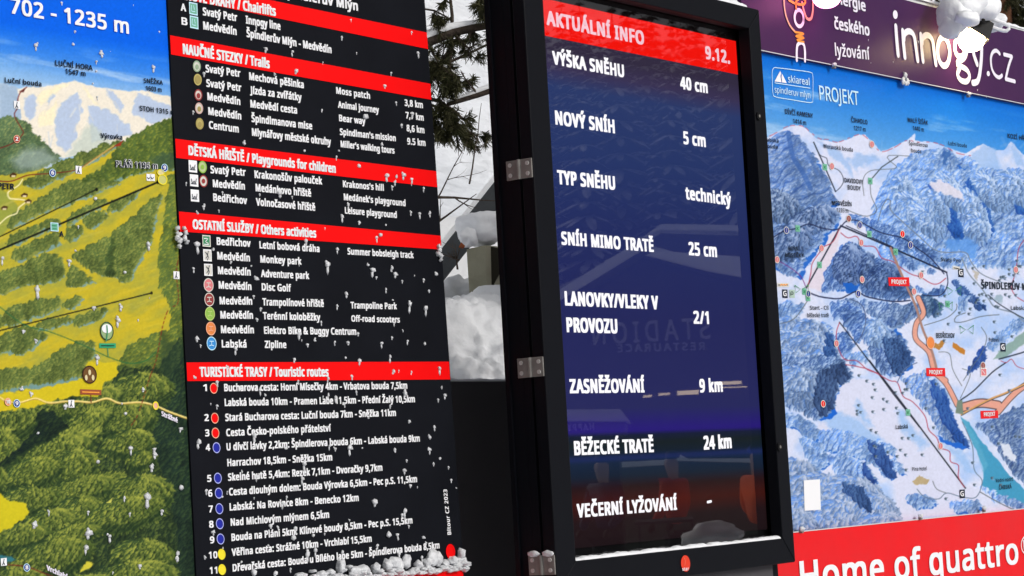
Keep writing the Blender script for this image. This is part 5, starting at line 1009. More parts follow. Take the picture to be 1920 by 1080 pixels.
# hinges on the left side
for k, (y0, xa) in enumerate(((300, 972), (671, 990), (1041, 1013))):
    hm = empty('hinge', '', ''); del hm['label']; del hm['category']; hm.parent = kiosk
    zt_ = None
    r = ray(xa, y0); tt = uL/(D@r); zt_ = float((CAM+r*tt)[2]); hgt = .038
    hc = hd+.001
    for sgn in (-1, 1):
        v = []
        a0, a1 = hc+sgn*.003, hc+sgn*.031
        for off in (.0005, .004): v += [side_pt(a0, zt_-hgt, off), side_pt(a1, zt_-hgt, off), side_pt(a1, zt_, off), side_pt(a0, zt_, off)]
        o = mesh('hinge_leaf', v, [(0, 1, 2, 3), (5, 4, 7, 6), (4, 0, 3, 7), (1, 5, 6, 2), (3, 2, 6, 7), (4, 5, 1, 0)], STEEL, hm); bevel_obj(o, .0008, 1)
        for zz in (.009, .029):
            c_ = side_pt((a0+a1)/2+sgn*.004, zt_-zz, .004); v, f = tube([c_, c_-D*.0018], .0042, 10); mesh('screw', v, f, SCREW, hm)
    v, f = tube([side_pt(hc, zt_-hgt, .004), side_pt(hc, zt_, .004)], .0042, 10); mesh('hinge_pin', v, f, STEEL, hm)
    if k == 2:
        for sgn in (-1, 1):
            v, f = blob(side_pt(hc+sgn*.017, zt_+.003, .004), (.006, .014, .006), 3, .15, 1.5, sgn+3, BAX); o = mesh('snow_pat', v, f, ICE, None, True); o['label'] = 'snow pat on the '+('front' if sgn < 0 else 'rear')+' leaf of the lowest hinge'; o['category'] = 'snow'
# locks on the right frame bar, drain hole, emblem
for x, y in ((1421, 218), (1460, 838)):
    c_ = on(x, y, HK); v, f = tube([c_-N*.002, c_+N*.004], .0095, 16); o = mesh('lock', v, f, INNER, kiosk); v, f = tube([c_+N*.004, c_+N*.005], .0035, 8); mesh('keyhole', v, f, STEEL, o)
EMB = mat('red emblem', (.75, .04, .01), .4, .4)
c_ = (1285.5, 1056.5); o = mesh('emblem', [on(x, y, HK-.0015) for x, y in oval(c_, 8.6, 15.5)], [tuple(range(28))], EMB, kiosk)
text('star', (1279.5, 1070), (1291.5, 1069), 6, WHITE, o, HK-.0015, w=.04, off=.0006); stroke([(1283, 1046), (1285, 1052), (1284, 1060)], 1.6, gr('light red', (.85, .2, .12)), o, HK-.0015, .0006, 'emblem_mark')
# snow lying on the sill and on the top
def snow_strip(name, u0, u1, z, h0, h1, t_, label, n=90):
    V, F = [], []
    K = 7
    for i in range(n+1):
        u = u0+(u1-u0)*i/n; a = t_*(1+.55*noise.noise(Vector((u*34, 3, z)))+.35*noise.noise(Vector((u*120, 3, z)))); hh0 = h0-.002*noise.noise(Vector((u*60, 9, z)))
        for k in range(K+1):
            an = math.pi*k/K; V.append(P(u, z+math.sin(an)*a, (hh0+h1)/2-math.cos(an)*(h1-hh0)/2))
    for i in range(n):
        for k in range(K): F.append((i*(K+1)+k, i*(K+1)+k+1, (i+1)*(K+1)+k+1, (i+1)*(K+1)+k))
    F.append(tuple(range(K+1))); F.append(tuple(n*(K+1)+k for k in range(K+1))[::-1])
    o = mesh(name, V, F, SNOW, None, True); o['label'] = label; o['category'] = 'snow'
snow_strip('snow_strip', oL+.004, oR-.002, oB, HK+.004, HS-.002, .006, 'thin white strip of snow on the sill below the lit screen')
snow_strip('snow_strip', uL+.01, uR-.03, zT, HK+.012, hb-.01, .022, 'snow lying along the top of the kiosk')
# stand
v, f = boxv(uL+.06, uR-.05, -.1, zB, HK+.03, hb-.02); o = mesh('pedestal', v, f, DARKPANEL, kiosk)
v, f = boxv(uR-.045, uR-.002, -.1, zB-.001, hb-.05, hb+.02); o = mesh('stand_post', v, f, FRAME, kiosk)
# dark sheet metal wall low between the black board and the kiosk
u0, u1 = U(700, 715, HB+.13), U(1100, 715, HB+.13)
zp = (H(846, 713.5, HB+.13)+H(946, 716.5, HB+.13))/2
v, f = boxv(u0, u1, -.1, zp, HB+.13, HB+.16); o = mesh('low_wall', v, f, DARKPANEL); bevel_obj(o, .002); o['label'] = 'low dark grey sheet metal wall between the black board and the kiosk'; o['category'] = 'wall'
def strip2(u0, u1, z, h0, h1, t_, lb): snow_strip('snow_strip', u0, u1, z, h0, h1, t_, lb)
strip2(u0+.01, u1-.01, zp, HB+.131, HB+.159, .006, 'thin line of snow on top of the low dark wall')

# ================================================================== lamps over the purple banner
LAMPG = mat('lamp glass', (.8, .7, .5), .3, .5, emis=(1.0, .74, .40), estr=22); LAMPB = mat('lamp body', (.012, .012, .012), .5, .2)
def lamp(x, y, off, label, snow=True, es=1.0, tint=None):
    t = empty('floodlight', label, 'lamp', 'floodlights over the purple banner'); h = HP-off
    c_ = on(x, y, h)
    g_ = LAMPG if tint is None else mat('tinted lamp glass', (.8, .3, .6), .3, .5, emis=tint, estr=es)
    a0, a1, b0, b1 = -.052, .052, -.036, .036          # along, up
    dn = np.array([0, 0, -1.0]); face = (-N*.45+dn*.80-D*.35)   # the lens looks down and back at the banner
    face = face/np.linalg.norm(face); side = np.cross(face, Z); side /= np.linalg.norm(side); upv = np.cross(face, side); upv /= np.linalg.norm(upv)
    if upv[2] < 0: upv = -upv
    def q(a, b, d): return c_+side*a+upv*b+face*d
    V = [q(a*k, b*k, d) for d, k in ((0, 1), (-.05, .72)) for a, b in ((a0, b0), (a1, b0), (a1, b1), (a0, b1))]
    F = [(5, 4, 7, 6)]+[(i, (i+1) % 4, 4+(i+1) % 4, 4+i) for i in range(4)]
    o = mesh('housing', V, F, LAMPB, t)
    R_ = [q(a*k, b*k, .003) for k in (1.04, .88) for a, b in ((a0, b0), (a1, b0), (a1, b1), (a0, b1))]
    mesh('front_rim', R_, [(i, (i+1) % 4, 4+(i+1) % 4, 4+i) for i in range(4)], LAMPB, t)
    mesh('lens', [q(a*.88, b*.88, .002) for a, b in ((a0, b0), (a1, b0), (a1, b1), (a0, b1))], [(0, 1, 2, 3)], g_, t)
    v, f = blob(q(-.004, 0, .014), (.044, .034, .033), 3, .08, 1, 2, BAX); mesh('added_glow', v, f, g_, t, True)  # glowing blob added to imitate the lamp's blown-out glow and brighten the banner
    # swept bracket back to the banner's top edge
    pts = [q(a1+.004, 0, -.03), q(a1+.02, .02, -.06), c_+D*.10-N*off*.5+Z*.03, c_+D*.06-N*off+Z*.03]
    v, f = tube(resample(pts, .02), .005, 8); mesh('bracket', v, f, LAMPB, t)
    pts = [q(a0-.004, 0, -.03), q(a0-.01, .04, -.06), c_-D*.06-N*off*.5+Z*.05, c_-D*.02-N*off+Z*.05]
    v, f = tube(resample(pts, .02), .005, 8); mesh('bracket', v, f, LAMPB, t)
    return t, c_, upv, face
t_, c_, upv, face = lamp(1826, 68, .065, 'lit floodlight shining white over the letters gy, buried in snow')
def lp(x, y, off, r, sd, fn=.03):
    return blob(on(x, y, HP-off), r, 4, .13, 1.3, sd, BAX, fn)
parts = [lp(1808, 8, .09, (.075, .06, .046), 3), lp(1790, 30, .085, (.036, .05, .050), 4), lp(1840, 18, .10, (.060, .055, .036), 5), lp(1783, 52, .08, (.020, .03, .034), 6), lp(1822, -14, .09, (.07, .06, .036), 7), lp(1854, 44, .085, (.032, .05, .030), 8), lp(1815, 34, .13, (.05, .03, .022), 9)]
v, f = join(parts); o = mesh('snow_heap', v, f, SNOW, None, True); o['label'] = 'thick cap of snow heaped on the lit floodlight'; o['category'] = 'snow'
v, f = tube(resample([at(1850, 30, 5.6+0)*1.0, at(1880, 48, 5.6), at(1893, 58, 5.6), at(1880, 66, 5.6), at(1852, 48, 5.6), at(1840, 40, 5.6)], .01), .006, 8)
def lampdepth(x, y, off): return float(((on(x, y, HP-off)-CAM)@W2C.T)[2])
dl = lampdepth(1850, 45, .10)
v, f = tube(resample([at(1838, 26, dl), at(1866, 38, dl), at(1890, 48, dl), at(1887, 58, dl), at(1862, 52, dl), at(1842, 42, dl)], .008), .0055, 8); mesh('cable_loop', v, f, SNOW, t_)
lamp(1556, -17, .075, 'second lit floodlight at the upper frame edge, glowing pink on the banner', False, 8, (1.0, .28, .55))
snow_strip('snow_strip', U(1500, 0, HP), U(2060, 90, HP), (H(1710, 0, HP)+H(1920, 55, HP))/2+.002, HP-.004, HP+.016, .010, 'thin layer of snow along the top edge of the purple banner')

# ================================================================== behind the boards, seen through the gap
def snowpile(name, c, r, seed, label, sub=5, amp=.22, fr=1.3, fine=.06):
    v, f = blob(c, r, sub, amp, fr, seed, None, fine); o = mesh(name, v, f, SNOW, None, True); o['label'] = label; o['category'] = 'snow'; return o
def rough_mound(name, c, r, seed, label):
    v, f = ico(6); out = []
    for p in v:
        q = Vector(p); k = 1+.18*noise.noise(q*1.6+Vector((seed, 0, 0)))
        ck = abs(noise.noise(q*9+Vector((seed, 2, 0))))*.11+abs(noise.noise(q*22+Vector((1, seed, 0))))*.06+noise.noise(q*4+Vector((seed, 5, 0)))*.08
        out.append(np.asarray(c)+p*(k+ck)*np.asarray(r))
    o = mesh(name, out, f, SNOW, None, True); o['label'] = label; o['category'] = 'snow'; return o
rough_mound('snow_mound', at(868, 760, 5.9), (.34, .30, .26), 3, 'lumpy heap of snow low in the gap between the boards')
rough_mound('snow_mound', at(820, 800, 6.3), (.40, .35, .36), 8, 'snow heap half hidden behind the black board edge')
snowpile('snow_mound', at(940, 600, 6.0), (.10, .10, .085), 5, 'rounded pillow of snow beside the foot of the beige post', 4)
snowpile('snow_mound', at(936, 668, 6.0), (.05, .06, .06), 6, 'small knob of snow just left of the kiosk above the lower hinge', 4)
snowpile('snow_mound', at(870, 700, 8.2), (1.6, .9, .55), 9, 'smooth snow bank behind the beige post', 5, .08)
# beige utility post with a snow cap
pdep = 6.1
def quadbox(name, q, dep, back, m, parent):
    a = [at(x, y, dep) for x, y in q]; b = [p+back for p in a]
    o = mesh(name, a+b, [(3, 2, 1, 0), (4, 5, 6, 7)]+[(i, (i+1) % 4, 4+(i+1) % 4, 4+i) for i in range(4)], m, parent); return o
post = empty('utility_post', 'beige concrete utility box on the snow in the gap, topped with snow', 'utility box')
o = quadbox('housing', [(874, 467), (911, 459), (913, 561), (880, 562)], pdep, np.array([.14, .22, 0.0]), BOXM, post); bevel_obj(o, .003)
quadbox('side_panel', [(912.5, 460), (936, 466), (940, 505), (914.5, 556)], pdep+.02, np.array([0, .1, 0]), BOXD, post)  # right face of the box, darker than its front
quadbox('foot', [(882, 564), (912, 563), (912, 760), (886, 760)], pdep+.06, np.array([.10, .14, 0.0]), BOXM, post)
snowpile('snow_heap', at(905, 428, pdep+.08), (.068, .09, .05), 12, 'round cap of snow on top of the beige utility box', 4, .14)
snowpile('snow_heap', at(878, 446, pdep), (.025, .04, .028), 14, 'small lump of snow hanging over the left corner of the beige box', 4, .14)
# diagonal timber
bd = 6.6
def beam(name, a, b, w, dep, m, label):
    t = empty(name, label, 'beam'); pa, pb = at(*a, dep), at(*b, dep); ax = (pb-pa)/np.linalg.norm(pb-pa); vi = ray(*a); vi /= np.linalg.norm(vi); up = np.cross(vi, ax); up /= np.linalg.norm(up)
    if up[2] < 0: up = -up
    V = [p+up*s1*w/2+vi*s2*w/2 for p in (pa, pb) for s1, s2 in ((-1, -1), (1, -1), (1, 1), (-1, 1))]
    o = mesh('timber', V, [(0, 1, 2, 3), (7, 6, 5, 4)]+[(i, i+4, (i+1) % 4+4, (i+1) % 4) for i in range(4)], m, t); bevel_obj(o, .004)
    V = [p+up*(w/2+k)+vi*s2*w/2*.9 for p in (pa, pb) for k, s2 in ((.001, -1), (.014, -1), (.014, 1), (.001, 1))]
    mesh('snow_layer', V, [(0, 1, 2, 3), (7, 6, 5, 4)]+[(i, i+4, (i+1) % 4+4, (i+1) % 4) for i in range(4)], SNOW, t)
beam('timber_beam', (760, 585), (1010, 268), .062, bd, TIMBER, 'grey diagonal timber beam with a line of snow rising behind the kiosk')

def twig_lines(base, dirv, L, n, spread, rad, seed, droop=0.15):
    """a small branching spray; returns the tube pieces and tip segments"""
    r = random.Random(seed); segs = []; tubes = []
    def grow(p, d, L, rad, lev):
        k = 5; pts = [p]; dd = d.copy()
        for i in range(k):
            dd = dd+np.array([r.uniform(-1, 1), r.uniform(-1, 1), r.uniform(-1, 1)])*spread*.25-np.array([0, 0, droop*.12]); dd /= np.linalg.norm(dd); pts.append(pts[-1]+dd*L/k)
        tubes.append(tube(pts, [rad*(1-.75*i/k) for i in range(k+1)], 5, False)); segs.append(pts)
        if lev > 0:
            for j in range(n):
                i = r.randint(1, k-1); s = np.cross(dd, [r.uniform(-1, 1), r.uniform(-1, 1), r.uniform(-1, 1)]); s /= np.linalg.norm(s)
                grow(pts[i], dd*.6+s*.8, L*r.uniform(.35, .6), rad*.5, lev-1)
    grow(np.asarray(base, float), np.asarray(dirv, float)/np.linalg.norm(dirv), L, rad, 2)
    return tubes, segs
def needles(segs, ln, dens, seed, gold=False):
    r = random.Random(seed); V, F = [], []
    for pts in segs:
        for i in range(len(pts)-1):
            a, b = pts[i], pts[i+1]; L = np.linalg.norm(b-a); t = (b-a)/L
            for _ in range(max(2, int(L*dens))):
                p = a+(b-a)*r.random(); s = np.cross(t, [r.uniform(-1, 1), r.uniform(-1, 1), r.uniform(-1, 1)]); s /= np.linalg.norm(s)
                e = p+(t*.75+s*.75-np.array([0, 0, .25]))*ln*r.uniform(.6, 1.1); w = np.cross(e-p, [r.uniform(-1, 1), r.uniform(-1, 1), r.uniform(-1, 1)]); w = w/np.linalg.norm(w)*.0016
                k = len(V); V += [p-w, p+w, e+w*.4, e-w*.4]; F.append((k, k+1, k+2, k+3))
    return V, F
tree = empty('fir_tree', 'fir tree behind the black board with drooping dark boughs in the gap', 'tree', 'trees behind the boards')
td = 7.2
tb = at(640, 900, td); tb[2] = ground_z(tb[0], tb[1])-.1; tp = at(660, -300, td)
v, f = tube([tb, (tb+tp)/2+[.03, 0, 0], tp], [.11, .09, .07], 12); mesh('trunk', v, f, BARK, tree, True)
def bough(p0, p1, droopc, rad, seed, nd=900, twigs=9, tl=.22, snow=True, parent=tree, mid=None, dep=td, tdir=(0.3, 0, -1.0)):
    a, b = at(*p0, dep), at(*p1, dep); m_ = (a+b)/2+np.array([0, 0, droopc]) if mid is None else at(*mid, dep)
    pts = resample([a, m_, b], .05); n = len(pts)
    v, f = tube(pts, [rad*(1-.6*i/n) for i in range(n)], 8); o = mesh('bough', v, f, BARK, parent, True)
    tt, ss = [], []; r = random.Random(seed)
    for k in range(twigs):
        i = int((k+.5)/twigs*(n-1)); d = np.array(tdir)+np.array([r.uniform(-.7, .7), r.uniform(-.5, .5), r.uniform(-.3, .3)])
        t1, s1 = twig_lines(pts[i], d, tl*r.uniform(.6, 1.2), 3, .5, rad*.35, seed*50+k); tt += t1; ss += s1
    v, f = join(tt); mesh('twigs', v, f, BARK, o)
    if nd: v, f = needles(ss, .022, nd, seed); mesh('needles', v, f, NEEDLE, o)
    if snow:
        sp2 = [p+np.array([0, 0, rad*(1-.6*i/n)*.9+.002]) for i, p in enumerate(pts)]; v, f = tube(sp2, [rad*.8*(1-.5*i/n)*(1+.25*math.sin(i*1.3)) for i in range(n)], 8); mesh('snow_layer', v, f, SNOW, o, True)
    return o
bough((770, 92), (950, 42), 0, .020, 1, 60, 7, .09, True, mid=(850, 60))
bough((785, 190), (865, 60), 0, .008, 2, 120, 5, .07, False, mid=(826, 120), tdir=(.2, 0, .6))
bough((842, 130), (838, -40), 0, .008, 12, 90, 6, .07, False, mid=(848, 30), tdir=(-.3, 0, -.7))
bough((775, 145), (960, 60), 0, .006, 3, 120, 5, .08, False, mid=(880, 100))
bough((740, 120), (862, 150), 0, .010, 4, 950, 9, .11, True, mid=(815, 118), tdir=(.35, 0, -.9))
bough((750, 175), (870, 225), 0, .008, 5, 1000, 9, .12, False, mid=(825, 190), tdir=(.3, 0, -1.0))
bough((765, 210), (900, 268), 0, .005, 6, 1300, 6, .07, False, mid=(850, 225), tdir=(.5, 0, -.7))
bough((960, 155), (838, 196), 0, .013, 7, 0, 3, .10, True, mid=(895, 178), tdir=(-.2, 0, .5))
bough((775, 15), (850, 40), 0, .004, 8, 400, 5, .05, False, mid=(815, 20), tdir=(.2, 0, -.8))
bough((900, -15), (915, 10), 0, .005, 9, 1000, 5, .06, False, mid=(905, 0))
# bare shrubs
def shrub(base, dep, L, seed, label, dirv=(.2, 0, 1), rad=.004, n=4):
    t1, s1 = twig_lines(at(*base, dep), dirv, L, n, .45, rad, seed, -.1); v, f = join(t1); o = mesh('bare_shrub', v, f, BARK); o['label'] = label; o['category'] = 'shrub'; o['group'] = 'bare shrubs in the gap'; return o
shrub((880, 345), 7.0, .26, 1, 'thin bare shrub stem above the timber beam beside the kiosk', (.35, 0, 1), .003, 1); shrub((812, 385), 6.7, .22, 2, 'thin bare twig spray beside the playgrounds rows of the black board', (.4, 0, .8), .0028, 2)
shrub((800, 372), 6.5, .20, 3, 'horizontal bare twig crossing the gap above the timber beam', (1, 0, .03), .005, 1); shrub((808, 425), 6.5, .16, 4, 'bare twig rising at a slant toward the timber beam', (1, 0, .55), .004, 1)
shrub((858, 505), 6.0, .07, 5, 'tiny twig with a dry leaf at the left of the beige box', (-.1, .1, .9), .003, 4); shrub((862, 488), 6.0, .06, 6, 'twig tips poking from snow beside the beige box', (-.8, 0, .3), .0025, 3)
lf = [at(865, 455, 6.02), at(872, 462, 6.0), at(868, 466, 6.02), at(860, 464, 6.03)]; lf2 = [p+np.array([0, .004, .002]) for p in lf]
o = mesh('dry_leaf', lf+lf2, [(3, 2, 1, 0), (4, 5, 6, 7)]+[(i, (i+1) % 4, 4+(i+1) % 4, 4+i) for i in range(4)], mat('rust leaf', (.28, .07, .02), .8, .1)); o['label'] = 'rust brown dry leaf caught under the snow cap of the beige box'; o['category'] = 'leaf'
# top right: trunk and snowy twigs beyond the banner
t2 = empty('fir_tree', 'brown fir trunk with dark snowy twigs beyond the purple banner', 'tree', 'trees behind the boards')
d2 = 9.5; a, b = at(1862, 180, d2), at(1850, -160, d2); a[2] = ground_z(a[0], a[1])-.2
v, f = tube([a, (a+b)/2, b], [.085, .08, .075], 14); mesh('trunk', v, f, BARKB, t2, True)
for k, (p0, p1, md, sd) in enumerate((((1850, 10), (1990, 5), (1920, 22), 31), ((1865, 0), (1740, -14), (1790, -2), 32), ((1870, 35), (1985, 62), (1925, 44), 33), ((1860, -20), (1960, -30), (1910, -30), 34), ((1885, -40), (1905, 70), (1880, 20), 35), ((1700, -20), (1760, -10), (1730, -5), 36))):
    bough(p0, p1, 0, .012, sd, 700, 9, .16, True, t2, md, d2, (.1, 0, -.7))

# ================================================================== what stands across the yard and shows in the glass
CM = CAM-2*HS*N
def mray(x, y):
    r = ray(x, y); return r-2*(r@N)*N
def M(x, y, t): return CM+mray(x, y)*t
ax0 = mray(1250, 600); ax0[2] = 0; ax0 /= np.linalg.norm(ax0)      # mean direction away from the glass
aside = np.cross(ax0, Z)                                            # to the right when looking along it
if aside@(M(1400, 600, 20)-M(1100, 600, 20)) < 0: aside = -aside
def mp(x, y, t):
    r = mray(x, y); return CM+r*(t/(r@ax0))     # on the plane t metres from the mirrored eye
WALLD = mat('dark stained boards', (.035, .032, .034), .7, .2, vary=(3, .7, (.06, .055, .055)))
SIGNM = mat('brushed sign letters', (.75, .75, .78), .4, .5)
LITW = mat('lit window', (.5, .4, .25), .4, .4, emis=(1, .78, .5), estr=2.5)
def solid(name, pts, depth, m, parent):
    a = [np.asarray(p) for p in pts]; b = [p+ax0*depth for p in a]; n = len(a)
    return mesh(name, a+b, [tuple(range(n))[::-1], tuple(range(n, 2*n))]+[(i, (i+1) % n, n+(i+1) % n, n+i) for i in range(n)], m, parent)
bt = 40
rest = empty('restaurant_building', 'dark boarded restaurant with snowy gable roofs reflected in the screen glass', 'building')
gz = lambda p: np.array([p[0], p[1], -.3])
WL, WR, AP = mp(1030, 585, bt), mp(1640, 590, bt), mp(1208, 482, bt)
solid('wall', [gz(WL), gz(WR), mp(1640, 592, bt), mp(1430, 538, bt), AP, mp(1030, 588, bt)], 9, WALLD, rest)
for i in range(46):
    x = 1040+i*9
    y = 482+(1208-x)*.6 if x < 1208 else 482+(x-1208)*.252
    a, b = mp(x, y+10, bt-.05), mp(x, 880, bt-.05); b[2] = .1; w = aside*.04
    mesh('batten', [a-w, a+w, b+w, b-w, a-w+ax0*.04, a+w+ax0*.04, b+w+ax0*.04, b-w+ax0*.04], [(0, 1, 2, 3), (4, 0, 3, 7), (1, 5, 6, 2)], WALLD, rest)
def roof(p, q, t0, dep, thick, name='roof_snow', over=.5):
    a, b = mp(*p, t0-over), mp(*q, t0-over); n_ = np.cross(b-a, ax0); n_ /= np.linalg.norm(n_)
    if n_[2] < 0: n_ = -n_
    V = [x+n_*k+ax0*dd for dd in (0, dep+over) for x, k in ((a, .12), (b, .12), (b, .12+thick), (a, .12+thick))]
    mesh(name, V, [(0, 1, 2, 3), (7, 6, 5, 4)]+[(i, i+4, (i+1) % 4+4, (i+1) % 4) for i in range(4)], SNOW, rest)
    V = [x+n_*k+ax0*dd for dd in (0, dep+over) for x, k in ((a, 0), (b, 0), (b, .115), (a, .115))]
    mesh('roof', V, [(0, 1, 2, 3), (7, 6, 5, 4)]+[(i, i+4, (i+1) % 4+4, (i+1) % 4) for i in range(4)], WALLD, rest)
roof((1010, 603), (1208, 482), bt, 9, .17); roof((1208, 482), (1640, 596), bt, 9, .10)
# rear wing, higher, its roof slope turned to the yard
bt2 = 56
solid('rear_wall', [gz(mp(1180, 500, bt2)), gz(mp(1650, 500, bt2)), mp(1650, 440, bt2), mp(1240, 430, bt2), mp(1180, 460, bt2)], 8, WALLD, rest)
a, b, c2, d2_ = mp(1185, 458, bt2), mp(1240, 420, bt2), mp(1660, 425, bt2), mp(1660, 452, bt2)
solid('roof_snow', [a, mp(1185, 472, bt2), mp(1240, 437, bt2), d2_, c2, b], 8, SNOW, rest)
a, b, c2, d2_ = mp(1215, 474, bt-.6), mp(1240, 468, bt-.6), mp(1650, 500, bt-.6), mp(1650, 545, bt-.6)
solid('roof_snow', [mp(1212, 478, bt-.7), mp(1232, 470, bt-.7), mp(1430, 484, bt-.7), mp(1640, 500, bt-.7), mp(1640, 575, bt-.7), mp(1430, 525, bt-.7), mp(1330, 508, bt-.7)], .3, SNOW, rest)
# the sign, reversed by the glass
def sign(s_, a, b, cap, t, m, w=.03, parent=rest, flip=True):
    P0, P1 = mp(*a, t), mp(*b, t); L = np.linalg.norm(P1-P0); dv = (P1-P0)/L; ht = cap/FPX*t
    V, F = text_tris(s_, 'sans', w, w*.8, 1.35, 3); x0, x1 = V[:, 0].min(), V[:, 0].max()
    W = P0+(V[:, :1]-x0)*(L/(x1-x0))*dv+V[:, 1:2]*(ht/caph('sans'))*Z
    Wb = W-ax0*.05; n = len(W)
    ee = {}
    for tri in F:
        for i in range(3):
            e = (tri[i], tri[(i+1) % 3]); ee[e] = 1
    side_ = [(e[0], e[1], e[1]+n, e[0]+n) for e in ee if (e[1], e[0]) not in ee]
    mesh('sign_lettering', np.vstack([W, Wb]), list(F)+[tuple(i+n for i in t3)[::-1] for t3 in F]+side_, m, parent)
sign('STADION', (1332, 634), (1112, 646), 38, bt-.12, SIGNM, .012); sign('RESTAURACE', (1322, 656), (1158, 660), 14, bt-.12, SIGNM)
for x0, x1, y0, y1 in ((1235, 1256, 738, 742), (1270, 1310, 733, 741), (1345, 1390, 716, 722), (1206, 1222, 742, 746), (1350, 1400, 726, 728)):
    solid('window', [mp(x0, y1, bt-.06), mp(x1, y1-2, bt-.06), mp(x1, y0-2, bt-.06), mp(x0, y0, bt-.06)], .05, LITW, rest)
# snack stall with a white awning
st = empty('snack_stall', 'snack stall with white awning reflected low in the screen', 'stall'); tt = 27
AWN = mat('white awning', (.62, .63, .65), .7, .2)
solid('awning', [mp(1040, 790, tt), mp(1180, 790, tt), mp(1162, 767, tt), mp(1060, 768, tt)], 1.6, AWN, st)
FAS = mat('grey fascia', (.09, .09, .11), .6, .3)
solid('fascia', [mp(1040, 818, tt+.1), mp(1172, 814, tt+.1), mp(1172, 791, tt+.1), mp(1040, 791, tt+.1)], 1.4, FAS, st)
solid('counter', [gz(mp(1040, 860, tt+.2)), gz(mp(1160, 860, tt+.2)), mp(1160, 850, tt+.2), mp(1040, 850, tt+.2)], 1.2, WALLD, st)
solid('support', [gz(mp(1150, 860, tt+.15)), gz(mp(1158, 860, tt+.15)), mp(1158, 814, tt+.15), mp(1150, 814, tt+.15)], .06, WALLD, st)
sign('HAPPY', (1114, 806), (1064, 808), 12, tt+.02, SIGNM, .03, st)
# snow covered low wall and banners of the yard
lw = solid('low_snow_wall', [gz(mp(1060, 900, 33)), gz(mp(1600, 900, 33)), mp(1600, 868, 33), mp(1290, 866, 33), mp(1270, 856, 33), mp(1245, 868, 33), mp(1060, 880, 33)], .5, mat('grey green planter', (.10, .12, .10), .8, .2), None); lw['label'] = 'low planter wall across the yard seen in the glass'; lw['category'] = 'wall'
snc = solid('snow_layer', [mp(1060, 882, 32.8), mp(1245, 872, 32.8), mp(1270, 864, 32.8), mp(1600, 872, 32.8), mp(1600, 858, 32.8), mp(1290, 860, 32.8), mp(1268, 848, 32.8), mp(1245, 862, 32.8), mp(1060, 872, 32.8)], .7, SNOW, None); snc['label'] = 'snow lying on the planter wall across the yard'; snc['category'] = 'snow'

# firs on the slope across the yard
CROWN = mat('snowy fir crown', (.80, .82, .85), .9, .1, vary=(1.2, 1.0, (.10, .12, .11)))
DARKF = mat('dark fir inside', (.018, .024, .018), .9, .1)
def fir_mesh(seed, Hh=14, R=2.6):
    r = random.Random(seed); Vs, Fs, Vd, Fd = [], [], [], []
    nl = 22
    for l in range(nl):
        z0 = Hh*(.08+.9*l/nl); rad = R*(1-l/nl)**.85+.12; nb = max(5, int(13*(1-l/nl))+4)
        for b in range(nb):
            an = 2*math.pi*(b+r.random()*.7)/nb; L = rad*r.uniform(.75, 1.15); dr = L*r.uniform(.30, .5); w = .16*L+.10
            c_, s_ = math.cos(an), math.sin(an)
            for (V, F, dz, ww) in ((Vs, Fs, .07, .6), (Vd, Fd, 0, 1.15)):
                k = len(V)
                for t_ in (0, .45, .8, 1.0):
                    x, z = L*t_, z0-dr*t_**1.4+dz; wl = w*ww*(.35+1.2*t_*(1-t_)*2)*(0 if t_ == 1 else 1)
                    V += [(x*c_-wl*s_, x*s_+wl*c_, z-.10*wl), (x*c_, x*s_, z+.25*wl), (x*c_+wl*s_, x*s_-wl*c_, z-.10*wl)]
                for i in range(3):
                    for j in (0, 1): F.append((k+3*i+j, k+3*i+j+1, k+3*i+j+4, k+3*i+j+3))
    return (Vs, Fs), (Vd, Fd)
fm = []
for s_ in range(3):
    (a, b), (c2, d3) = fir_mesh(s_); m1 = bpy.data.meshes.new('crown'); m1.from_pydata(a, [], b); m1.materials.append(SNOW if s_ == 9 else CROWN); m2 = bpy.data.meshes.new('foliage'); m2.from_pydata(c2, [], d3); m2.materials.append(DARKF)
    vv, ff = tube([(0, 0, -.5), (0, 0, 13)], [.18, .03], 8); m3 = bpy.data.meshes.new('trunk'); m3.from_pydata([tuple(map(float, p)) for p in vv], [], ff); m3.materials.append(BARK); fm.append((m1, m2, m3))
rr_ = random.Random(5)
for i in range(108):
    row = i//18; t = 72+row*11+rr_.uniform(-3, 3); x = 985+(i % 18)*31+rr_.uniform(-14, 14)+(row % 2)*15
    p = mp(x, 800, t); p[2] = ground_z(p[0], p[1])-.2
    o = bpy.data.objects.new('fir_tree', None); COL.objects.link(o); o.location = p; s_ = rr_.uniform(.45, .85); o.scale = (s_*.95, s_*.95, s_*rr_.uniform(.9, 1.2)); o.rotation_euler = (0, 0, rr_.uniform(0, 6))
    o['label'] = 'snow dusted fir on the wooded slope across the yard'; o['category'] = 'tree'; o['group'] = 'firs across the yard'
    for nm, me in zip(('crown', 'foliage', 'trunk'), fm[i % 3]): link(nm, me, o)

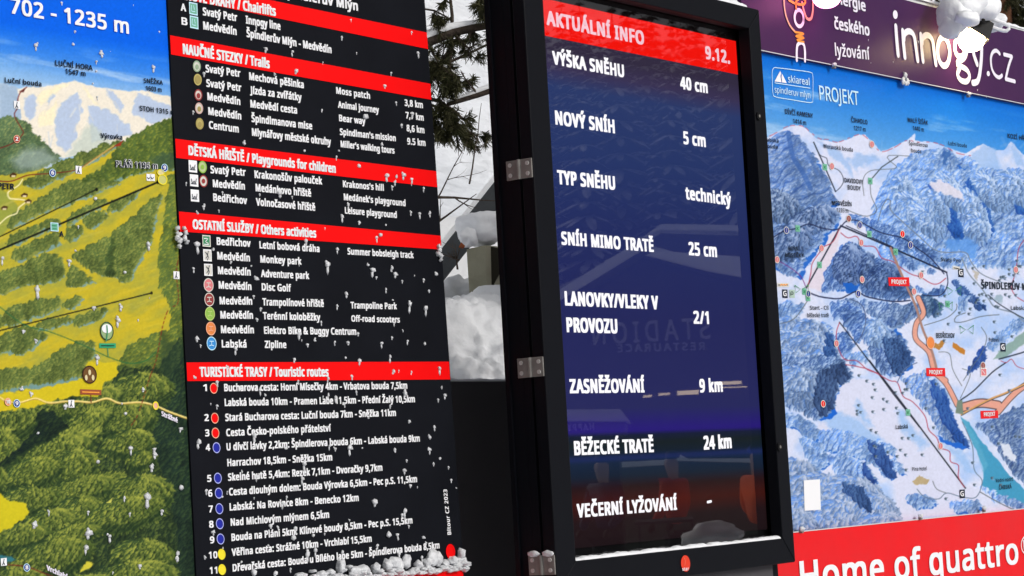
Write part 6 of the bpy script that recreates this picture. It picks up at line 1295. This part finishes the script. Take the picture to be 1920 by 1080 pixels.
# people across the yard
SKIN = mat('skin', (.45, .28, .2), .6, .3); HAIR = mat('dark hair', (.02, .015, .01), .7, .3)
def person(x, t, label, jacket, trousers, hat, seed, turn=0.0):
    root = empty('person', label, 'person'); b = mp(x, 860, t); b[2] = 0
    fr_ = aside*math.cos(turn)+ax0*math.sin(turn); lr = np.cross(fr_, Z)
    def skin(name, J, E, Rr, m, lev=2):
        me = bpy.data.meshes.new(name); me.from_pydata([tuple(b+lr*x_+fr_*y_+Z*z_) for x_, y_, z_ in J], E, []); o = link(name, me, root)
        md = o.modifiers.new('s', 'SKIN')
        for k, r_ in enumerate(Rr): me.skin_vertices[0].data[k].radius = (r_, r_*(.75 if r_ > .12 else 1))
        me.skin_vertices[0].data[0].use_root = True
        o.modifiers.new('u', 'SUBSURF').levels = lev; o.modifiers['u'].render_levels = lev; me.materials.append(m)
        dg = bpy.context.evaluated_depsgraph_get(); me2 = bpy.data.meshes.new_from_object(o.evaluated_get(dg)); o.modifiers.clear(); o.data = me2; me2.name = name
        me2.polygons.foreach_set('use_smooth', [True]*len(me2.polygons)); return o
    skin('jacket', [(0, 0, .95), (0, 0, 1.15), (0, .01, 1.35), (0, .01, 1.47), (-.18, 0, 1.42), (-.25, .02, 1.15), (-.22, .16, .98), (.18, 0, 1.42), (.25, .02, 1.15), (.2, .17, 1.0)], [(0, 1), (1, 2), (2, 3), (2, 4), (4, 5), (5, 6), (2, 7), (7, 8), (8, 9)], [.17, .165, .18, .09, .08, .065, .05, .08, .065, .05], jacket)
    skin('trousers', [(0, 0, .92), (-.1, 0, .8), (-.11, .03, .5), (-.12, 0, .12), (.1, 0, .8), (.12, .05, .5), (.13, .02, .12)], [(0, 1), (1, 2), (2, 3), (0, 4), (4, 5), (5, 6)], [.15, .105, .08, .065, .105, .08, .065], trousers)
    skin('body', [(0, 0, 1.42), (0, .01, 1.53), (0, .03, 1.62), (0, .03, 1.72)], [(0, 1), (1, 2), (2, 3)], [.06, .06, .09, .085], SKIN)
    skin('hat', [(0, .0, 1.69), (0, .01, 1.76), (0, 0, 1.80)], [(0, 1), (1, 2)], [.098, .095, .05], hat)
    for s_ in (-1, 1):
        skin('boot', [(s_*.12, -.03, .08), (s_*.12, .08, .06), (s_*.12, .18, .04)], [(0, 1), (1, 2)], [.06, .055, .04], HAIR)
        skin('glove', [(s_*.21, .18, .98), (s_*.2, .23, .93), (s_*.19, .25, .88)], [(0, 1), (1, 2)], [.04, .045, .025], HAIR)
OJ = mat('orange red jacket', (.85, .13, .03), .7, .3); NJ = mat('navy jacket', (.02, .03, .08), .7, .3); RJ = mat('dark red jacket', (.55, .07, .04), .7, .3); BT = mat('black trousers', (.015, .015, .02), .8, .2); BH = mat('blue hat', (.03, .05, .3), .8, .2)
person(1416, 24, 'person in an orange red jacket and blue hat reflected at the right of the screen', OJ, BT, BH, 1, .6)
person(1262, 26, 'person in a dark red jacket reflected near the middle of the screen', RJ, BT, HAIR, 2, 2.6)
person(1130, 25, 'person in a navy jacket reflected at the left of the screen', NJ, BT, HAIR, 3, 4.0)

# snow heaped garden table nearer the glass
gt = empty('garden_table', 'snow covered garden table reflected at the foot of the screen', 'table'); tq = 9.5
solid('table_top', [mp(1190, 985, tq), mp(1300, 978, tq), mp(1300, 973, tq), mp(1190, 980, tq)], .5, TIMBER, gt)
for x in (1196, 1250, 1296): solid('leg', [gz(mp(x, 1000, tq+.05)), gz(mp(x+4, 1000, tq+.05)), mp(x+4, 978, tq+.05), mp(x, 978, tq+.05)], .03, TIMBER, gt)
v, f = blob(mp(1335, 1008, 9.0), (.10, .12, .06), 4, .2, 1.4, 44, None, .08); o = mesh('snow_heap', v, f, SNOW, None, True); o['label'] = 'heap of snow beside the garden table, reflected at the screen foot'; o['category'] = 'snow'
